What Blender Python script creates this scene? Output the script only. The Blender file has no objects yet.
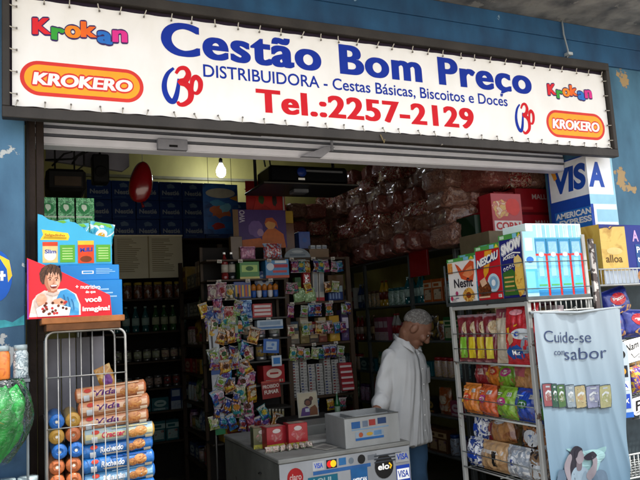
SKY_STRENGTH = .45; SUN_STRENGTH = 5.0; BULB = 210.; INNER_SHADE = .4  # last factor: gloom of the shop interior, multiplied into its colours
import bpy, bmesh, math, random
from mathutils import Vector, Matrix, noise
RN = random.Random(11)
sc = bpy.context.scene
COL = sc.collection
rad = math.radians

# ------------------------------------------------------------------ camera
EYE = Vector((0, 0, 1.55)); FPX = 663.9
PT, RL, YW = rad(6.943), rad(-3.393), rad(24.398)
fwd = Vector((math.sin(YW)*math.cos(PT), math.cos(YW)*math.cos(PT), math.sin(PT)))
rgt0 = Vector((math.cos(YW), -math.sin(YW), 0)); up0 = rgt0.cross(fwd)
rgt = rgt0*math.cos(RL) + up0*math.sin(RL); upv = up0*math.cos(RL) - rgt0*math.sin(RL)
def _ray(px, py): return fwd + rgt*((px-320)/FPX) - upv*((py-240)/FPX)
def atY(px, py, Y): d = _ray(px, py); return EYE + d*(Y/d.y)
def atX(px, py, X): d = _ray(px, py); return EYE + d*(X/d.x)
cam = bpy.data.cameras.new('camera'); co = bpy.data.objects.new('camera', cam); COL.objects.link(co)
co.matrix_world = Matrix(((rgt.x, upv.x, -fwd.x, EYE.x), (rgt.y, upv.y, -fwd.y, EYE.y), (rgt.z, upv.z, -fwd.z, EYE.z), (0, 0, 0, 1)))
cam.sensor_width = 36; cam.lens = 36*FPX/640; cam.clip_start = 0.05; cam.clip_end = 2000
sc.camera = co
sc.render.resolution_x, sc.render.resolution_y = 1024, 768
sc.view_settings.view_transform = 'Standard'; sc.view_settings.look = 'None'
sc.view_settings.exposure = 0; sc.view_settings.gamma = 1

# ------------------------------------------------------------------ materials
DARK = [1.]      # zone factor multiplied into material colours, painting in the shade of that zone
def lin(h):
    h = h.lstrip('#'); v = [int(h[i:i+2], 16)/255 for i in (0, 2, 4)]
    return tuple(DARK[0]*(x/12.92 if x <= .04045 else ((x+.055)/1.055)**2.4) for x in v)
_mats = {}
def mat(hexc, rough=.5, var=.12, scale=18, metal=0., bump=0., bscale=60, coat=0., trans=0., alpha=1., emit=0.):
    key = (DARK[0], hexc, rough, var, scale, metal, bump, bscale, coat, trans, alpha, emit)
    if key in _mats: return _mats[key]
    m = bpy.data.materials.new('surface_' + hexc.lstrip('#')); m.use_nodes = True
    nt = m.node_tree; b = nt.nodes['Principled BSDF']; c = lin(hexc)
    tc = nt.nodes.new('ShaderNodeTexCoord')
    n = nt.nodes.new('ShaderNodeTexNoise'); n.inputs['Scale'].default_value = scale; n.inputs['Detail'].default_value = 4
    nt.links.new(tc.outputs['Object'], n.inputs['Vector'])
    mr = nt.nodes.new('ShaderNodeMapRange'); mr.inputs[1].default_value = .3; mr.inputs[2].default_value = .7
    mr.inputs[3].default_value = 1-var; mr.inputs[4].default_value = 1+var
    nt.links.new(n.outputs['Fac'], mr.inputs[0])
    mx = nt.nodes.new('ShaderNodeVectorMath'); mx.operation = 'MULTIPLY'; mx.inputs[0].default_value = c
    nt.links.new(mr.outputs[0], mx.inputs[1]); nt.links.new(mx.outputs[0], b.inputs['Base Color'])
    b.inputs['Roughness'].default_value = rough; b.inputs['Metallic'].default_value = metal
    b.inputs['Coat Weight'].default_value = coat; b.inputs['Coat Roughness'].default_value = .12
    b.inputs['Specular IOR Level'].default_value = .2 if not (metal or coat > .5) else .5; b.inputs['Transmission Weight'].default_value = trans; b.inputs['Alpha'].default_value = alpha
    if emit:
        b.inputs['Emission Color'].default_value = (*c, 1); b.inputs['Emission Strength'].default_value = emit
    if bump:
        n2 = nt.nodes.new('ShaderNodeTexNoise'); n2.inputs['Scale'].default_value = bscale; n2.inputs['Detail'].default_value = 3
        n2.inputs['Distortion'].default_value = .6
        nt.links.new(tc.outputs['Object'], n2.inputs['Vector'])
        bp = nt.nodes.new('ShaderNodeBump'); bp.inputs['Strength'].default_value = bump; bp.inputs['Distance'].default_value = .01
        nt.links.new(n2.outputs['Fac'], bp.inputs['Height']); nt.links.new(bp.outputs[0], b.inputs['Normal'])
    _mats[key] = m; return m
def pic(cols, scale=25, rough=.35, coat=.3, bump=0., voro=False, metal=0.):
    """printed picture: several colours broken up by noise"""
    key = (DARK[0], 'pic', tuple(cols), scale, rough, coat, bump, voro, metal)
    if key in _mats: return _mats[key]
    m = bpy.data.materials.new('print_' + cols[0].lstrip('#')); m.use_nodes = True
    nt = m.node_tree; b = nt.nodes['Principled BSDF']
    tc = nt.nodes.new('ShaderNodeTexCoord')
    n = nt.nodes.new('ShaderNodeTexNoise'); n.inputs['Scale'].default_value = scale; n.inputs['Detail'].default_value = 2.5
    n.inputs['Distortion'].default_value = 1.2
    nt.links.new(tc.outputs['Object'], n.inputs['Vector'])
    rp = nt.nodes.new('ShaderNodeValToRGB'); rp.color_ramp.interpolation = 'CONSTANT' if voro else 'LINEAR'
    k = len(cols); els = rp.color_ramp.elements
    while len(els) < k: els.new(.5)
    for i, cc in enumerate(cols):
        els[i].position = .32 + .36*i/max(1, k-1) if i else 0.; els[i].color = (*lin(cc), 1)
    nt.links.new(n.outputs['Fac'], rp.inputs[0]); nt.links.new(rp.outputs[0], b.inputs['Base Color'])
    b.inputs['Roughness'].default_value = rough; b.inputs['Coat Weight'].default_value = coat; b.inputs['Coat Roughness'].default_value = .1
    b.inputs['Metallic'].default_value = metal; b.inputs['Specular IOR Level'].default_value = .3
    if bump:
        n2 = nt.nodes.new('ShaderNodeTexNoise'); n2.inputs['Scale'].default_value = 45; n2.inputs['Detail'].default_value = 4; n2.inputs['Distortion'].default_value = 1.5
        nt.links.new(tc.outputs['Object'], n2.inputs['Vector'])
        bp = nt.nodes.new('ShaderNodeBump'); bp.inputs['Strength'].default_value = bump; bp.inputs['Distance'].default_value = .012
        nt.links.new(n2.outputs['Fac'], bp.inputs['Height']); nt.links.new(bp.outputs[0], b.inputs['Normal'])
    _mats[key] = m; return m

# ------------------------------------------------------------------ text
_txt = {}
def text_mesh(s, bold=.0, shear=0., space=1.):
    key = (s, bold, shear, space)
    if key in _txt: return _txt[key]
    cu = bpy.data.curves.new('t', 'FONT'); cu.body = s; cu.size = 1; cu.offset = bold; cu.shear = shear
    cu.space_character = space; cu.resolution_u = 9 if len(s) < 20 else 4; cu.fill_mode = 'FRONT'; cu.dimensions = '2D'
    ob = bpy.data.objects.new('t', cu); me = bpy.data.meshes.new_from_object(ob)
    V = [(v.co.x, v.co.y) for v in me.vertices]; Fc = [tuple(p.vertices) for p in me.polygons]
    # make every face point the same way
    F2 = []
    for f in Fc:
        a = sum(V[f[i]][0]*V[f[(i+1) % len(f)]][1]-V[f[(i+1) % len(f)]][0]*V[f[i]][1] for i in range(len(f)))
        F2.append(f if a > 0 else f[::-1])
    bpy.data.objects.remove(ob); bpy.data.curves.remove(cu); bpy.data.meshes.remove(me)
    xs = [v[0] for v in V] or [0, 1]; ys = [v[1] for v in V] or [0, 1]
    _txt[key] = (V, F2, min(xs), max(xs), min(ys), max(ys)); return _txt[key]
_h = text_mesh('H'); CAPH = _h[5]

# ------------------------------------------------------------------ mesh builder
def crom(P, closed=False, k=5):
    P = [Vector((p[0], p[1])) for p in P]; n = len(P); R_ = []
    for i in range(n if closed else n-1):
        g = (lambda j: P[j % n]) if closed else (lambda j: P[max(0, min(n-1, j))])
        a, b, c, d = g(i-1), g(i), g(i+1), g(i+2)
        for q in range(k):
            t = q/k; R_.append(.5*((2*b)+(c-a)*t+(2*a-5*b+4*c-d)*t*t+(3*b-a-3*c+d)*t**3))
    if not closed: R_.append(P[-1])
    return [(q.x, q.y) for q in R_]
class MB:
    def __init__(self): self.v = []; self.f = []; self.m = []; self.s = []; self.mats = []
    def mi(self, m):
        if m not in self.mats: self.mats.append(m)
        return self.mats.index(m)
    def add(self, V, F, m, smooth=False):
        o = len(self.v); self.v += [tuple(p) for p in V]; i = self.mi(m)
        for f in F: self.f.append(tuple(o+k for k in f)); self.m.append(i); self.s.append(smooth)
    def box(self, x0, x1, y0, y1, z0, z1, m, b=0.0, sides=None):
        """sides: optional dict axis name -> material ('x-','x+','y-','y+','z-','z+')"""
        sides = sides or {}
        c = ((x0+x1)/2, (y0+y1)/2, (z0+z1)/2); h = (abs(x1-x0)/2, abs(y1-y0)/2, abs(z1-z0)/2)
        if b <= 0 or b*2.2 > 2*min(h):
            b = 0
        def P(sx, sy, sz, ax):
            r = []
            for i, s in enumerate((sx, sy, sz)): r.append(c[i] + s*(h[i] if (i == ax or b == 0) else h[i]-b))
            return tuple(r)
        names = ('x', 'y', 'z')
        for ax in range(3):
            o1, o2 = [(1, 2), (2, 0), (0, 1)][ax]
            for s in (-1, 1):
                q = []
                for (a, bb) in ((-1, -1), (1, -1), (1, 1), (-1, 1)):
                    t = [0, 0, 0]; t[ax] = s; t[o1] = a; t[o2] = bb; q.append(P(*t, ax))
                if s < 0: q = q[::-1]
                self.add(q, [(0, 1, 2, 3)], sides.get(names[ax]+('+' if s > 0 else '-'), m))
        if b:
            for ax in range(3):          # edges parallel to ax
                o1, o2 = [(1, 2), (2, 0), (0, 1)][ax]
                for a in (-1, 1):
                    for bb in (-1, 1):
                        q = []
                        for (e, w) in ((-1, o1), (1, o1), (1, o2), (-1, o2)):
                            t = [0, 0, 0]; t[ax] = e; t[o1] = a; t[o2] = bb; q.append(P(*t, w))
                        if a*bb < 0: q = q[::-1]
                        self.add(q, [(0, 1, 2, 3)], m)
            for sx in (-1, 1):
                for sy in (-1, 1):
                    for sz in (-1, 1):
                        q = [P(sx, sy, sz, 0), P(sx, sy, sz, 1), P(sx, sy, sz, 2)]
                        if sx*sy*sz < 0: q = q[::-1]
                        self.add(q, [(0, 1, 2)], m)
    def tube(self, pts, r, m, n=6, cap=True):
        pts = [Vector(p) for p in pts]; rs = r if isinstance(r, (list, tuple)) else [r]*len(pts)
        V = []; prev = None
        for i, p in enumerate(pts):
            t = (pts[min(i+1, len(pts)-1)] - pts[max(i-1, 0)]).normalized()
            if prev is None:
                a = Vector((0, 0, 1)) if abs(t.z) < .9 else Vector((1, 0, 0)); u = t.cross(a).normalized()
            else:
                u = (prev - t*prev.dot(t)).normalized()
            prev = u; w = t.cross(u)
            for k in range(n):
                an = 2*math.pi*k/n; V.append(p + (u*math.cos(an)+w*math.sin(an))*rs[i])
        F = []
        for i in range(len(pts)-1):
            for k in range(n): F.append((i*n+k, i*n+(k+1) % n, (i+1)*n+(k+1) % n, (i+1)*n+k))
        if cap: F.append(tuple(range(n))[::-1]); F.append(tuple((len(pts)-1)*n+k for k in range(n)))
        self.add(V, F, m, True)
    def lathe(self, prof, m, n=14, c=(0, 0, 0), axis='z', smooth=True):
        V = []; F = []
        def put(r, z, a):
            x, y = r*math.cos(a), r*math.sin(a)
            if axis == 'z': return (c[0]+x, c[1]+y, c[2]+z)
            if axis == 'y': return (c[0]+x, c[1]+z, c[2]-y)
            return (c[0]+z, c[1]+x, c[2]+y)
        for (r, z) in prof:
            for k in range(n): V.append(put(r, z, 2*math.pi*k/n))
        for i in range(len(prof)-1):
            for k in range(n): F.append((i*n+k, i*n+(k+1) % n, (i+1)*n+(k+1) % n, (i+1)*n+k))
        if prof[0][0] > 1e-4: F.append(tuple(range(n))[::-1])
        if prof[-1][0] > 1e-4: F.append(tuple((len(prof)-1)*n+k for k in range(n)))
        self.add(V, F, m, smooth)
    def grid(self, fn, nu, nv, m, smooth=True, flip=False, zone=None):
        V = [fn(i/nu, j/nv) for j in range(nv+1) for i in range(nu+1)]
        o = len(self.v); self.v += [tuple(p) for p in V]
        for j in range(nv):
            for i in range(nu):
                a = j*(nu+1)+i; q = (a, a+1, a+nu+2, a+nu+1)
                if flip: q = q[::-1]
                self.f.append(tuple(o+k for k in q)); mm = zone((i+.5)/nu, (j+.5)/nv) if zone else m
                self.m.append(self.mi(mm or m)); self.s.append(smooth)
    def prism(self, poly, y0, y1, m, front=None, P=None):
        """polygon in x,z extruded along y (front at y0)"""
        n = len(poly); V = [(p[0], y0, p[1]) for p in poly] + [(p[0], y1, p[1]) for p in poly]
        self.add(V, [tuple(range(n))], front or m)
        F = [tuple(range(2*n-1, n-1, -1))]
        for i in range(n): j = (i+1) % n; F.append((i, n+i, n+j, j))
        self.add(V, F, m)
    # ---- flat prints on a surface S(u, v, e): u right, v up, e lift
    def ribbon(self, S, pts, w, m, e):
        ps = [Vector(p) for p in pts]; L = []; Rr = []
        ws = w if isinstance(w, (list, tuple)) else [w]*len(ps)
        for i, p in enumerate(ps):
            t = (ps[min(i+1, len(ps)-1)]-ps[max(i-1, 0)]).normalized(); nn = Vector((-t.y, t.x))*ws[i]/2
            L.append(p+nn); Rr.append(p-nn)
        V = [S(q.x, q.y, e) for q in L+Rr]; n = len(ps)
        self.add(V, [(i, n+i, n+i+1, i+1) for i in range(n-1)], m)
    def prints(self, S, lst, e0=.0006, de=.00016, dims=(1, 1)):
        W, H = dims
        for k, it in enumerate(lst):
            e = e0+de*k; kind = it[0]
            if kind == 'rect':
                _, u0, v0, u1, v1, m = it[:6]; nu, nv = it[6] if len(it) > 6 else (1, 1)
                self.grid(lambda a, b: S(u0+(u1-u0)*a, v0+(v1-v0)*b, e), nu, nv, m, smooth=False)
            elif kind == 'ell':
                _, cu, cv, ru, rv, m = it[:6]; n = 20
                V = [S(cu, cv, e)]
                for r in (.5, 1):
                    V += [S(cu+ru*r*math.cos(2*math.pi*i/n), cv+rv*r*math.sin(2*math.pi*i/n), e) for i in range(n)]
                F = [(0, 1+i, 1+(i+1) % n) for i in range(n)] + [(1+i, 1+n+i, 1+n+(i+1) % n, 1+(i+1) % n) for i in range(n)]
                self.add(V, F, m)
            elif kind in ('spoly', 'fpoly'):      # smooth outline, finely divided so that it follows folds
                pts = crom(it[1], True, 6) if kind == 'spoly' else it[1]; m = it[2]
                from mathutils.geometry import tessellate_polygon
                T = [[Vector((pts[i][0], pts[i][1])) for i in t] for t in tessellate_polygon([[Vector((p[0], p[1], 0)) for p in pts]])]
                out = []
                while T:
                    t = T.pop(); L = [((t[i]-t[(i+1) % 3]).length, i) for i in range(3)]; l, i = max(L)
                    if l > it[3] if len(it) > 3 else l > .045:
                        a, b_, c_ = t[i], t[(i+1) % 3], t[(i+2) % 3]; md = (a+b_)/2; T += [[a, md, c_], [md, b_, c_]]
                    else: out.append(t)
                for t in out: self.add([S(q.x, q.y, e) for q in t], [(0, 1, 2)], m)
            elif kind == 'poly':
                _, pts, m = it
                self.add([S(u, v, e) for u, v in pts], [tuple(range(len(pts)))], m)
            elif kind == 'rib':
                self.ribbon(S, it[1], it[2], it[3], e)
            elif kind == 'text':   # s, u0, u1, vbase, vcap, mat, opts
                _, s, u0, u1, vb, vc, m = it[:7]; o = it[7] if len(it) > 7 else {}
                V, F, a, b, c, d = text_mesh(s, o.get('bold', .02), o.get('shear', 0.), o.get('space', 1.))
                if b-a < 1e-6: continue
                sx = (u1-u0)/(b-a); sz = (vc-vb)/CAPH
                shifts = [(0, 0)]; r = o.get('out', 0)
                if r: shifts = [(r*math.cos(rad(q)), r*math.sin(rad(q))) for q in range(0, 360, 30)]
                elif o.get('fat'): shifts = [(0, 0), (o['fat'], 0), (-o['fat'], 0)]
                if not o.get('vert'):
                    for q, (du, dv) in enumerate(shifts):
                        Q = []
                        for (x, y) in V:
                            u = u0+(x-a)*sx+du; v = vb+y*sz + o.get('tilt', 0)*(x-a)*sx+dv*o.get('asp', 1)
                            Q.append(S(u, v, e+q*.00001))
                        self.add(Q, F, m)
                    continue
                if o.get('vert'):    # reading upwards: box given as u0,u1 = along v
                    Q = []
                    for (x, y) in V:
                        t = (x-a)/(b-a); v = u0+(u1-u0)*t; u = vb+(vc-vb)*y/CAPH
                        Q.append(S(u, v, e))
                    vflip = ((u1-u0) > 0) == ((vc-vb) > 0)
                    if vflip: F = [f[::-1] for f in F]
                self.add(Q, F, m)
    def mesh(self, name):
        me = bpy.data.meshes.new(name); me.from_pydata(self.v, [], self.f)
        for m in self.mats: me.materials.append(m)
        me.polygons.foreach_set('material_index', self.m); me.polygons.foreach_set('use_smooth', self.s)
        me.update(); return me
    def build(self, name, parent=None, loc=(0, 0, 0), rz=0):
        o = bpy.data.objects.new(name, self.mesh(name)); COL.objects.link(o); o.location = loc; o.rotation_euler = (0, 0, rz)
        if parent: o.parent = parent
        return o

def tag(o, label=None, cat=None, group=None, kind=None):
    if label: o['label'] = label
    if cat: o['category'] = cat
    if group: o['group'] = group
    if kind: o['kind'] = kind
    return o
def empty(name, label, cat, loc=(0, 0, 0), rz=0, group=None):
    o = bpy.data.objects.new(name, None); COL.objects.link(o); o.location = loc; o.rotation_euler = (0, 0, rz)
    o.empty_display_size = .1
    return tag(o, label, cat, group)
def inst(me, name, label, cat, loc, rz=0, group=None, parent=None, rot=None, scale=None):
    o = bpy.data.objects.new(name, me); COL.objects.link(o); o.location = loc; o.rotation_euler = rot or (0, 0, rz)
    if scale: o.scale = scale
    if parent: o.parent = parent; return o
    return tag(o, label, cat, group)
def flatS(w, h, y=0.): return lambda u, v, e: ((u-.5)*w, y-e, v*h)
def sideS(w, d, h, right=False):
    if right: return lambda u, v, e: (w/2+e, u*d, v*h)
    return lambda u, v, e: (-w/2-e, d-u*d, v*h)
def topS(w, d, h): return lambda u, v, e: ((u-.5)*w, v*d, h+e)
ORD = ['first', 'second', 'third', 'fourth', 'fifth', 'sixth', 'seventh', 'eighth', 'ninth', 'tenth', 'eleventh', 'twelfth', 'thirteenth', 'fourteenth', 'fifteenth', 'sixteenth', 'seventeenth', 'eighteenth', 'nineteenth', 'twentieth', 'twenty-first', 'twenty-second', 'twenty-third', 'twenty-fourth']

# ------------------------------------------------------------------ generic products (front faces -Y, base z = 0)
WHITE = mat('#f2f2ee', .45, .04); BLACK = mat('#141414', .45, .1); RED = mat('#d8201c', .4, .08); BLUE = mat('#1c3f9e', .4, .08)
YEL = mat('#f2c21c', .4, .08); GREEN = mat('#2f9a3a', .4, .08); ORANGE = mat('#ef7a1a', .4, .08)
def carton(w, d, h, base, fr=(), left=(), right=(), top=(), b=.002, sides=None):
    mb = MB(); mb.box(-w/2, w/2, 0, d, 0, h, base, b, sides)
    mb.prints(flatS(w, h), fr); mb.prints(sideS(w, d, h), left); mb.prints(sideS(w, d, h, True), right); mb.prints(topS(w, d, h), top)
    return mb
def pillow(w, h, t, base, seed=0, fr=(), zone=None, seal=.07, wr=.006, nu=18, nv=22, squash=.55):
    """filled flexible bag, sealed top and bottom"""
    off = Vector((seed*3.1, seed*1.7, seed*.9))
    def th(u, v):
        vv = (v-seal)/(1-2*seal)
        if vv <= 0 or vv >= 1: return .0015
        a = math.sin(math.pi*min(max(u, 0), 1))**squash * math.sin(math.pi*min(max(vv**.85, 0), 1))**squash
        return t/2*a + .0015
    def wrk(u, v):
        edge = 1-math.sin(math.pi*min(max(v, 0), 1))
        return wr*noise.noise(Vector((u*9, v*4, 0))+off) + wr*(.3+edge)*noise.noise(Vector((u*22, v*3, 5))+off)
    def xs(u, v):
        k = 1-.05*math.sin(math.pi*v) if 0 < v < 1 else 1
        return (u-.5)*w*k + .004*noise.noise(Vector((v*6, u, 2))+off)
    def S(u, v, e): return (xs(u, v), -th(u, v)-wrk(u, v)*min(1, th(u, v)*60)-e, v*h)
    mb = MB()
    mb.grid(lambda u, v: S(u, v, 0), nu, nv, base, True, False, zone)
    mb.grid(lambda u, v: (xs(u, v), th(u, v)+wrk(u, v+.3)*min(1, th(u, v)*60), v*h), nu, nv, base, True, True, zone)
    mb.prints(S, fr, e0=.0026, de=.0005)
    return mb
def roll(L, r, base, band=None, endm=None, seed=0, fr=()):
    """biscuit roll lying along X, base at z=0: crinkled film with gathered ends"""
    mb = MB(); off = Vector((seed*1.7+L, seed*.6, 0))
    def rr(x, a):
        t = abs(x)/(L/2); k = r*(1-.5*max(0, t-.955)/.045)
        k *= 1+.022*noise.noise(Vector((x*26, math.cos(a)*1.6, math.sin(a)*1.6))+off)+.02*abs(noise.noise(Vector((x*60, math.cos(a)*4, math.sin(a)*4))+off))
        if t > .86: k *= 1+.03*math.sin(a*14+x*40)*(t-.86)/.14
        return k
    xs = [-1, -.985, -.965, -.94, -.9, -.84, -.7, -.5, -.25, 0, .25, .5, .7, .84, .9, .94, .965, .985, 1]
    def P(u, v):
        i = v*(len(xs)-1); j = min(int(i), len(xs)-2); x = (xs[j]+(xs[j+1]-xs[j])*(i-j))*L/2; a = 2*math.pi*u; q = rr(x, a); return (x, q*math.cos(a), r+q*math.sin(a))
    mb.grid(P, 36, len(xs)-1, base, True, False, (lambda u, v: endm if endm and (v < .16 or v > .84) else base))
    for sg in (-1, 1):
        o = [(sg*(L/2-.002), rr(L/2, 2*math.pi*i/36)*math.cos(2*math.pi*i/36), r+rr(L/2, 2*math.pi*i/36)*math.sin(2*math.pi*i/36)) for i in range(36)]
        mb.add(o+[(sg*(L/2-.008), 0, r)], [((i+1) % 36, i, 36) if sg > 0 else (i, (i+1) % 36, 36) for i in range(36)], endm or base, True)
    def S(u, v, e):
        a = (v-.5)*2.6; x = (u-.5)*L; q = rr(x, a+math.pi); return (x, -(q+e)*math.cos(a), r+(q+e)*math.sin(a))
    mb.prints(S, fr, .0022, .0005)
    return mb
def jar(r, h, body, lid, neck=.85):
    b = MB(); b.lathe([(r*.9, 0), (r, h*.06), (r, h*.72), (r*neck, h*.82), (r*neck, h*.84)], body, 14)
    l = MB(); l.lathe([(r*neck*1.06, h*.84), (r*neck*1.06, h*.985), (r*neck*.95, h)], lid, 14)
    return b, l
def bottle(r, h, body, cap, lab):
    b = MB(); b.lathe([(r*.92, 0), (r, h*.04), (r, h*.26)], body, 12); b.lathe([(r*1.01, h*.26), (r*1.01, h*.55)], lab, 12)
    b.lathe([(r, h*.55), (r*.98, h*.62), (r*.5, h*.8), (r*.33, h*.88), (r*.33, h*.93)], body, 12)
    c = MB(); c.lathe([(r*.38, h*.93), (r*.38, h*.995), (r*.3, h)], cap, 12)
    return b, c
# ------------------------------------------------------------------ setting
def wall_mat(base, dirt, patch, pscale=2.2, pthr=.62, seed=0., streak=.5):
    m = bpy.data.materials.new('worn_paint'); m.use_nodes = True; nt = m.node_tree; b = nt.nodes['Principled BSDF']; L = nt.links
    tc = nt.nodes.new('ShaderNodeTexCoord'); mp = nt.nodes.new('ShaderNodeMapping'); mp.inputs['Location'].default_value = (seed, seed*.7, seed*.3)
    L.new(tc.outputs['Object'], mp.inputs['Vector'])
    n1 = nt.nodes.new('ShaderNodeTexNoise'); n1.inputs['Scale'].default_value = pscale; n1.inputs['Detail'].default_value = 8; n1.inputs['Roughness'].default_value = .6
    n2 = nt.nodes.new('ShaderNodeTexNoise'); n2.inputs['Scale'].default_value = 5; n2.inputs['Detail'].default_value = 6
    mp2 = nt.nodes.new('ShaderNodeMapping'); mp2.inputs['Scale'].default_value = (1.3, 1.3, .6)
    L.new(mp.outputs[0], mp2.inputs['Vector']); L.new(mp.outputs[0], n1.inputs['Vector']); L.new(mp2.outputs[0], n2.inputs['Vector'])
    r1 = nt.nodes.new('ShaderNodeMapRange'); r1.inputs[1].default_value = pthr; r1.inputs[2].default_value = pthr+.012; L.new(n1.outputs['Fac'], r1.inputs[0])
    r2 = nt.nodes.new('ShaderNodeMapRange'); r2.inputs[1].default_value = .35; r2.inputs[2].default_value = .7; r2.inputs[4].default_value = streak; L.new(n2.outputs['Fac'], r2.inputs[0])
    m1 = nt.nodes.new('ShaderNodeMix'); m1.data_type = 'RGBA'; m1.inputs[6].default_value = (*lin(base), 1); m1.inputs[7].default_value = (*lin(dirt), 1)
    L.new(r2.outputs[0], m1.inputs[0])
    m2 = nt.nodes.new('ShaderNodeMix'); m2.data_type = 'RGBA'; m2.inputs[7].default_value = (*lin(patch), 1); L.new(m1.outputs[2], m2.inputs[6]); L.new(r1.outputs[0], m2.inputs[0])
    L.new(m2.outputs[2], b.inputs['Base Color']); b.inputs['Roughness'].default_value = .65
    bp = nt.nodes.new('ShaderNodeBump'); bp.inputs['Strength'].default_value = .4; bp.inputs['Distance'].default_value = .01
    sb = nt.nodes.new('ShaderNodeMath'); sb.operation = 'SUBTRACT'; L.new(n1.outputs['Fac'], sb.inputs[0]); L.new(r1.outputs[0], sb.inputs[1])
    L.new(sb.outputs[0], bp.inputs['Height']); L.new(bp.outputs[0], b.inputs['Normal']); return m
PAINT_L = wall_mat('#43708f', '#294f6e', '#b4b9b8', 5.5, .615, 3.1, .9)
PAINT_R = wall_mat('#457691', '#2c566f', '#a88c60', 3.4, .60, 5.3, .9)
PAINT_B = wall_mat('#215882', '#143c60', '#7f9fb8', 5.0, .68, 1.0, .9)
CONC = wall_mat('#96948f', '#4c4d50', '#8f8d88', 7.0, .62, 2.0, 1.)
PLAST = wall_mat('#a8a05c', '#8c854a', '#b0a86c', 1.5, .64, 0.5)
PAVE = wall_mat('#bdb6aa', '#aca598', '#c8c2b6', 1.4, .6, 0.2)
def struct(name, mb): return tag(mb.build(name), kind='structure')
mb = MB(); mb.box(-600, 600, -600, 600, -.3, -.12, mat('#b5ada0', .9, .15, 3)); struct('road', mb)
mb = MB(); mb.box(-40, 40, -.6, 3.3, -.119, 0, mat('#5a564f', .8, .15, 3)); struct('pavement', mb)
mb = MB(); mb.box(-.9, 4.4, 3.3, 7.5, -.11, .006, mat('#5b554c', .5, .2, 4)); struct('floor', mb)

shop = empty('shop_building', 'blue painted shopfront building with a wide open doorway under a sign', 'building', (0, 3.3, 0))
def part(name, mb, parent=shop):
    o = mb.build(name); o.parent = parent; o.matrix_parent_inverse = Matrix.Translation(-Vector(parent.location)); return o
DW0, DW1, FY, FB = .015, 3.527, 3.3, 3.7
mb = MB(); mb.box(-6, DW0, FY, FB, 0, 3.5, PAINT_L, .006); part('pilaster', mb)
mb = MB(); mb.box(DW1, 10, FY, FB, 0, 3.5, PAINT_R, .006); part('pilaster', mb)
mb = MB(); mb.box(DW0, DW1, FY+.004, FB, 2.66, 3.5, PAINT_B); part('lintel', mb)
mb = MB(); mb.box(-6, 10, FY-.02, FY+.03, 3.235, 3.5, PAINT_B, .004); mb.box(-6, 10, FY-.035, FY+.03, 3.38, 3.4995, PAINT_B, .004); part('fascia_beam', mb)
mb = MB(); mb.box(-6, 10, 2.15, FB, 3.5, 3.7, CONC, .01); part('canopy_slab', mb)
mb = MB(); mb.box(-1.0, -.9, FB, 8.5, 0, 3.9, PLAST); part('side_wall', mb)
mb = MB(); mb.box(4.4, 4.5, FB, 8.5, 0, 3.9, PLAST); part('side_wall', mb)
mb = MB(); mb.box(-.9, 4.4, 7.5, 7.6, 0, 3.8, PLAST); part('back_wall', mb)
mb = MB(); mb.box(-1.0, 4.5, FB, 8.5, 3.8, 3.9, mat('#77745f', .8)); part('ceiling', mb)
mb = MB(); mb.box(-1.0, 10, FB+.001, FB+.1, 3.45, 3.9, PLAST); part('lintel_infill', mb)
# upper floors, set back behind the canopy, so that the front stays a building from the side
mb = MB(); mb.box(-6, 10, FY+.05, 8.5, 3.901, 6.5, PAINT_B); part('upper_storey', mb)
# conduit stub on the beam
p = atY(567, 55, FY-.05)
mb = MB(); mb.tube([(p.x-.012, FY-.05, 3.499), (p.x-.01, FY-.05, 3.40), (p.x+.015, FY-.048, 3.29), (p.x+.02, FY-.03, 3.24)], .006, mat('#9aa4aa', .5)); mb.box(p.x+.005, p.x+.045, FY-.06, FY-.021, 3.255, 3.275, mat('#b9c2c6', .5)); part('cable_stub', mb)

# dark wooden board at left jamb (behind the cage)
mb = MB()
WD = mat('#2a211c', .7, .3, 9, bump=.3, bscale=40)
for i, (a, b_) in enumerate(((.024, .062), (.064, .1))): mb.box(a, b_, 3.36+.01*i, 3.39+.01*i, .01, 2.62, WD, .003)
mb.box(.024, .034, 3.35, 3.36, .01, 2.62, mat('#1d1816', .6)); part('door_jamb', mb)

# ------------------------------------------------------------------ roller shutter, rolled up
SH = mat('#e4e6f0', .42, .06, 6, metal=.0, coat=.1); SHD = mat('#5d6068', .5)
sh = empty('roller_shutter', 'white steel roller shutter rolled up under the lintel', 'roller shutter', (1.77, 3.5, 2.5))
mb = MB()
prof = [(0, 2.655), (0, 2.606), (.03, 2.602), (.03, 2.592), (-.004, 2.588), (-.004, 2.562), (.03, 2.558), (.03, 2.549), (.0, 2.545), (.0, 2.512), (.012, 2.505), (.1, 2.505)]
V = [(x, 3.49+y, z) for x in (.03, 3.515) for (y, z) in prof]; n = len(prof)
mb.add(V, [(i, n+i, n+i+1, i+1) for i in range(n-1)], SH); part('curtain', mb, sh)
for z in (2.597, 2.5535):
    mb = MB(); mb.box(.03, 3.515, 3.484, 3.5, z-.0055, z+.0055, SHD); part('slat_joint', mb, sh)
mb = MB(); mb.box(.03, 3.515, 3.6, 3.7, 2.56, 2.659, SHD); part('shutter_box', mb, sh)
for px in (176, 325):
    q = atY(px, 146, 3.47); mb = MB()
    if px == 176: mb.box(q.x-.1, q.x+.06, 3.452, 3.488, 2.502, 2.56, mat('#8d8f98', .4), .003); mb.box(q.x-.04, q.x+.005, 3.4505, 3.452, 2.515, 2.527, BLACK)
    else:
        mb.prism([(q.x-.16, 2.503), (q.x-.03, 2.503), (q.x+.06, 2.57), (q.x+.0, 2.57)], 3.455, 3.488, mat('#9a9ca6', .4)); mb.box(q.x+.03, q.x+.045, 3.45, 3.455, 2.545, 2.62, mat('#8d8f98', .4))
    part('lock_bracket', mb, sh)
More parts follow.
